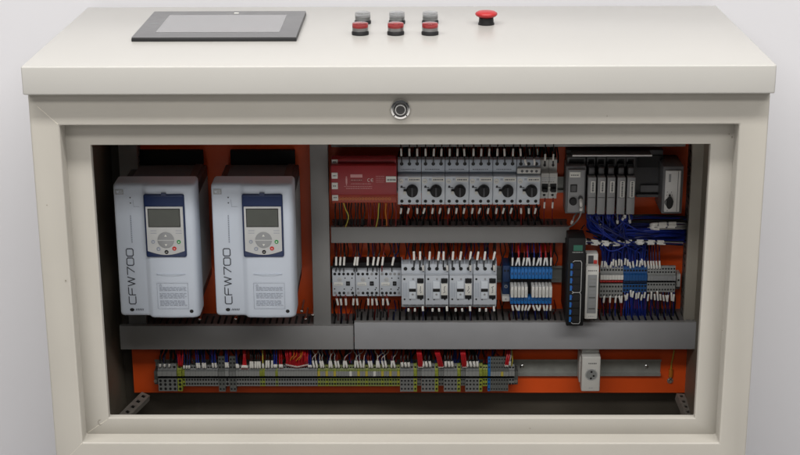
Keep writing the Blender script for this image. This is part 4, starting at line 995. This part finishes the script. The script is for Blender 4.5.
# sleeved grey cables in the same space
for j in range(4):
    v = 223.5+j*1.7
    wire([W3(648+jit(3), v+2, .40), W3(653, v+.5, .388), W3(666, v+jit(.5), .386), W3(681, v+jit(.7), .39), W3(687, v, .42)], 'w_grey', 'grey cable with long white sleeves, %s below the interface module' % ORD[j], 'sleeved cables under the interface module', .0014, [(.004+R.random()*.006, .016), (.026, .015), (.045, .014)] if j < 3 else [(.01, .018)], .0026, name='signal_cable', cat='cable')
for j in range(4):
    v = 240.5+j*1.3
    wire([W3(575, v-2, .40), W3(588, v-.5, .39), W3(610, v+1, .386), W3(634, v+jit(.6), .386), W3(660, v+jit(.6), .388), W3(683, v+1, .40)], ('w_black', 'w_grey', 'w_dblue', 'w_black')[j], '%s from the top of four sleeved cables crossing above the right terminals' % ORD[j], 'sleeved cables above the right terminals', .0013, [(.010+q*.021+R.random()*.006, .013) for q in range(8)], .0018, name='signal_cable', cat='cable')
for j, (u, v, du) in enumerate(((571.5, 222, 6), (579.5, 234, 5), (600, 225.5, -2), (617.5, 221.5, 0), (622.5, 219, 3), (630, 221, -2), (625, 216, 1))):
    wire([W3(u, v+1.5, .378), W3(u+du*.2, v-1.5, .374), W3(u+du*.5, v-6, .378), W3(u+du, v-9, .39)], R.choice(('w_grey', 'w_black')), 'grey cable end with white cap, %s of those under the cards' % ORD[j], 'capped cable ends under the cards', .0013, (.0, .008), .0026, name='cable_end', cat='cable')
wire([W3(580.7, 198, .371), W3(581, 203, .362), W3(581, 209, .365), W3(580, 216, .37), W3(574, 224, .385), W3(567, 228, .41)], 'w_grey', 'grey cable plugged into the small socket of the processor module', None, .0016, [(.004, .014), (.022, .006)], .0030, name='signal_cable', cat='cable')
# lower strip wires
cnt = {}
def lw(u, k, ln, lab, sl=True, r=.0012, v1=364, v2=358, Y=.405, sp_=0):
    c = cnt[lab] = cnt.get(lab, 0)+1
    wire([W3(u, v1+2, Y+.002), W3(u+ln*.15, v1, Y-.002), W3(u+ln*.6, v2, Y), W3(u+ln, 353, Y+.006), W3(u+ln, 345, Y+.03)], k,
         lab % ORD[min(c-1, 19)], 'marked wires above the lower terminal strip', r, (vlen(v1+2, v1, Y), vlen(v1, v2, Y)) if sl else None, .0021)
for u in (159.8, 164.3, 169): lw(u, 'w_black', 1, 'black wire with short sleeve above the left large terminals, %s from left', v1=365.5, v2=362.5)
for u in (178.8, 180.6, 182): lw(u, 'w_red', jit(1.2), 'red wire beside the left earth terminals, %s from left', False, .0016)
for u, k in ((184, 'w_dblue'), (186.5, 'w_dblue'), (189, 'w_dblue')): lw(u, k, jit(1.2), 'dark blue wire right of the left red wires, %s from left', True, .0011, 367, 364)
for u in (197.5, 199.6, 203.3, 205.4): lw(u, 'w_blue' if u < 200 else 'w_dblue', -1.4+jit(.5), 'blue sleeved wire before the tall pairs, %s from left', v1=366.5, v2=361.5)
for u in (213.2, 216): lw(u, 'w_blue', -1+jit(.5), 'bright blue sleeved wire touching the first tall pair, %s from left', v1=366, v2=361.5)
for u in (226, 228.2): lw(u, 'w_blue', -1+jit(.5), 'bright blue sleeved wire between the tall pairs, %s from left', v1=366, v2=361)
for u in (237, 238.5): lw(u, 'w_dblue', -1.5+jit(.5), 'dark blue sleeved wire right of the tall pairs, %s from left', v1=366.5, v2=362.5)
for u in (242, 243.8, 245.6, 247.3): lw(u, 'w_red', (244.3-u)*.8, 'red wire in the narrow red fan, %s from left', True, .0017, 366.5, 364)
for u in (250.6, 252.8, 255.3, 257.6, 260): lw(u, 'w_black', jit(.6)-.3, 'black wire with tall sleeve left of the yellow wire, %s from left', v1=366.5, v2=360)
lw(263.2, 'w_yel', -.6, 'yellow wire above the lone earth terminal, %s of its colour', True, .0013, 366.5, 362)
for u in (266.3, 268.6, 272): lw(u, 'w_black', jit(.6)+.3, 'black wire with tall sleeve right of the yellow wire, %s from left', v1=366, v2=359)
for u in (274.6, 276.3): lw(u, 'w_blue', jit(.6), 'blue wire left of the big red bundle, %s from left', v1=366, v2=363)
for u in (280, 282): lw(u, 'w_red', -.5, 'red wire left of the big red bundle, %s from left', v1=366, v2=363)
for j in range(14):
    u = 286.5+j*1.62; arc = 365.5-2.2*abs(j-6.5)/6.5
    c = 'red wire in the big red bundle above the strip, %s from left'; cnt[c] = cnt.get(c, 0)+1
    wire([W3(u, arc+2, .405), W3(u, arc, .402), W3(u+jit(.5), 360, .393+R.random()*.008), W3(u+jit(.8), 353, .395+R.random()*.01), W3(u, 345, .43)], 'w_red', c % ORD[j], 'red wires in the big bundle', .0018, (vlen(arc+2, arc+1, .405), vlen(arc, arc-1.6, .405)), .0020)
for j in range(4):
    wire([W3(290+j*3, 360+jit(1), .390), W3(292+j*3, 358+jit(1.5), .389), W3(294+j*3+jit(), 355+jit(), .392), W3(294+j*3, 346, .42)], 'w_orange', 'orange wire lying over the big red bundle, %s from left' % ORD[j], 'orange wires over the red bundle', .0009)
for u in (309, 311): lw(u, 'w_blue', -.5, 'blue wire right of the big red bundle, %s from left', v1=366, v2=364)
prs = (314, 316.8, 321, 323.3, 329.5, 331.7, 336, 338.7, 344, 346.8, 355.3, 358, 361, 363.6, 369.5, 371.9, 377, 379, 383.3, 386, 391.5, 394.6)
for j, u in enumerate(prs):
    k = R.choice(('w_white', 'w_white', 'w_grey', 'w_dred')); ln = R.choice((6, 4, -2, 1, 3)) if j % 2 == 0 else R.choice((-3, -1.5, -1, 2))
    wire([W3(u, 367.5, .407), W3(u-.2*ln*.1, 366, .402), W3(u+(-1.4 if ln < 0 or j % 3 == 0 else .4), 358.5, .404), W3(u+ln*.6, 354.5, .408), W3(u+ln*1.3, 351.5, .415), W3(u+ln*1.5, 345, .435)], k, 'pale thin wire with long sleeve over the yellow flecked run, %s from left' % (ORD[j] if j < 20 else ('twenty-first', 'twenty-second')[j-20]), 'long sleeved wires over the yellow flecked run', .0008, (vlen(367.5, 366.5, .405), vlen(366.5, 358.8, .405)), .0021)
for gi, (a, red) in enumerate(((400, 418.6), (421.3, 438.6), (443.8, 462.4), (465.3, None))):
    for j in range(3 + (gi == 3)):
        u = a+1.8+j*3.4+jit(.3); c = 'thick black sleeved wire in the %s block of four, ' % ORD[gi]
        wire([W3(u, 366.5, .405), W3(u+.2, 365, .400), W3(u-.8+jit(.6), 358.5, .402), W3(u-.5+jit(.6), 353, .41), W3(u, 345, .435)], 'w_black', c+ORD[j]+' from left', 'black wires at the blocks of four', .0016, (.002, vlen(365.5, 359 if gi else 360, .405)), .0026)
    if red:
        for q in range(3):
            u = red+q*1.7; dx = (-1, -2.6, -1)[gi]
            wire([W3(u+.6, 367, .404), W3(u+.3, 365, .400), W3(u+dx*.5, 358, .394), W3(u+dx*1.2, 352, .395), W3(u+dx*1.4, 344, .43)], 'w_red', 'red wire in the %s thick red bundle between blocks, %s from left' % (ORD[gi], ORD[q]), 'red wires between blocks of four', .0020, (.0, .0035), .0022)
for q in range(2):
    u = 505.5+q*2
    wire([W3(u, 366, .403), W3(u+.4, 363, .40), W3(u+1.4, 357, .402), W3(u+2.2, 351, .41), W3(u+2, 344, .435)], 'w_red', '%s red wire at the right end of the strip' % ('left', 'right')[q], 'red wires at the strip end', .0018, (.0, .004), .0022)
wire([W3(509.8, 365, .403), W3(510, 361, .40), W3(511, 355, .405), W3(510.5, 345, .43)], 'w_grey', 'grey wire with white sleeve beside the end clamp', None, .0012, (.001, .008), .0022)
wire([W3(511.6, 366, .41), W3(512.5, 360, .41), W3(512, 352, .415), W3(512, 345, .435)], 'w_yel', 'yellow wire at the right end of the strip', None, .0011)
# dark wires filling the back of the space under the lower duct
for j in range(110):
    u = 160+j*3.2+jit(2.5)
    if u > 508: continue
    k = R.choice(('w_black', 'w_black', 'w_dblue', 'w_dred', 'w_black'))
    back([W3(u, 363, .425), W3(u+jit(2), 357, .43), W3(u+jit(3), 350, .435), W3(u+jit(3), 342, .44)], k, .0021)
# dark wires behind the device rows
for j in range(75):
    u = 400+j*1.9+jit(1.5); k = R.choice(('w_black', 'w_black', 'w_black'))
    back([W3(u, 206, .44), W3(u+jit(2), 214, .445), W3(u+jit(2), 222, .445), W3(u, 230, .447)], k, .0014)
for j in range(110):
    u = 333+j*2.05+jit(1.5); k = R.choice(('w_black', 'w_dred', 'w_black', 'w_dblue'))
    a, b_ = ((240, 266) if j % 2 else (300, 324))
    back([W3(u, a, .44), W3(u+jit(2.5), a*.6+b_*.4, .445), W3(u+jit(2.5), a*.3+b_*.7, .445), W3(u, b_, .442)], k, .0013)
for j in range(70):                       # wires over the breakers and the tangle behind the blue cables
    u = 400+j*2.3+jit(1); back([W3(u, 163, .43), W3(u+jit(), 156, .435), W3(u+jit(2), 148, .44), W3(u, 141, .44)], 'w_black', .0015)
for j in range(46):
    v0 = 217+R.random()*26; u0 = 586+R.random()*30
    back([W3(u0, v0-3, .425), W3(u0+12, v0+jit(2), .43), W3(u0+45, v0+jit(3), .432), W3(686, v0+jit(2), .44)], R.choice(('w_black', 'w_dblue', 'w_blue', 'w_black')), .0018)
for j in range(34):
    u0 = 602+j*1.35+jit(1); back([W3(u0, 267, .43), W3(u0+jit(2), 258, .432), W3(u0+jit(3), 248, .435), W3(u0+jit(3), 238, .435)], R.choice(('w_blue', 'w_dblue', 'w_black')), .0013)
for j in range(40):
    u0 = 600+j*1.9+jit(1); back([W3(u0, 290, .43), W3(u0+jit(2), 302, .432), W3(u0+jit(2), 313, .435), W3(u0+jit(2), 326, .435)], R.choice(('w_black', 'w_dblue', 'w_black', 'w_dred')), .0013)
tag(BACK.build('loose_wiring'), 'plain unsleeved wires running across the orange plate behind the devices', None, None, 'stuff')
# earth lug on the plate
x, z = W(670.3, 381, .457)
t = thing('earth_lug', 'ring lug with orange sleeve screwed to the orange plate', 'cable lug', (x, PLATE, z))
m = MB(); m.lathe((0, 0, 0), [(.0062, 0), (.0062, .0016), (.0030, .0018)], '-y', 'steel', 18); m.box(-.0022, .0022, -.0035, -.0008, .004, .013, 'steel', .0006); m.build('ring', t)
m = MB(); m.lathe((0, 0, 0), [(.0045, .0016), (.0045, .0045), (.0035, .0056), (0, .0057)], '-y', 'chrome', 6); m.build('bolt', t)
m = MB(); m.tube([(0, -.0028, .010), (.0002, -.0032, .018), (0, -.0032, .026)], .0044, 'w_orange', 10); m.build('sleeve', t)
m = MB(); m.tube([(0, -.0032, .025), (.0005, -.004, .04), (.002, -.008, .055), (.003, -.012, .072)], .0013, 'w_yel', 6); m.build('earth_wire', t)
# small bolts below the drives
for j, (u, v) in enumerate(((200, 318.5), (236, 318), (302, 310), (306, 318), (313, 314))):
    x, z = W(u, v, .40); m = MB(); m.lathe((0, 0, 0), [(.0032, 0), (.0036, .006), (.003, .008), (0, .0085)], '-y', 'chrome', 12); m.cyl((0, 0, 0), .0018, .0018, .055, 'y', 'steel', 8)
    o = m.build('stud_bolt', None, (x, .40, z)); tag(o, 'small steel stud under the drives, %s from the left' % ORD[j], 'bolt', 'steel studs under the drives')

# ------------------------------------------------------------------ light: ceiling lamps of the workshop, plus a far lamp added as fill
def area(name, loc, target, sx, sy, power, col=(1, .975, .94)):
    l = bpy.data.lights.new(name, 'AREA'); l.shape = 'RECTANGLE'; l.size = sx; l.size_y = sy; l.energy = power; l.color = col
    o = bpy.data.objects.new(name, l); COL.objects.link(o); o.location = loc
    o.rotation_euler = (Vector(target)-Vector(loc)).to_track_quat('-Z', 'Y').to_euler(); return o
area('area_lamp', (-.3, -5.4, 2.5), (0, 0, -.2), 5.0, .6, 26)  # added far lamp, lifts the light on the upper devices inside
area('area_lamp', (0, -2.7, 2.4), (0, -1.4, 0), 5.0, .5, 84)
area('area_lamp', (0, -1.0, 2.4), (0, -.7, 0), 4.4, .30, 142)
wd = bpy.data.worlds.new('World'); S.world = wd; wd.use_nodes = True
bg = wd.node_tree.nodes['Background']; bg.inputs[0].default_value = (.92, .95, 1.0, 1); bg.inputs[1].default_value = .055
S.view_settings.view_transform = 'Standard'; S.view_settings.look = 'None'; S.view_settings.exposure = 0; S.view_settings.gamma = 1
S.cycles.max_bounces = 8
print('wires', NW[0], 'terminals', len(TERM))
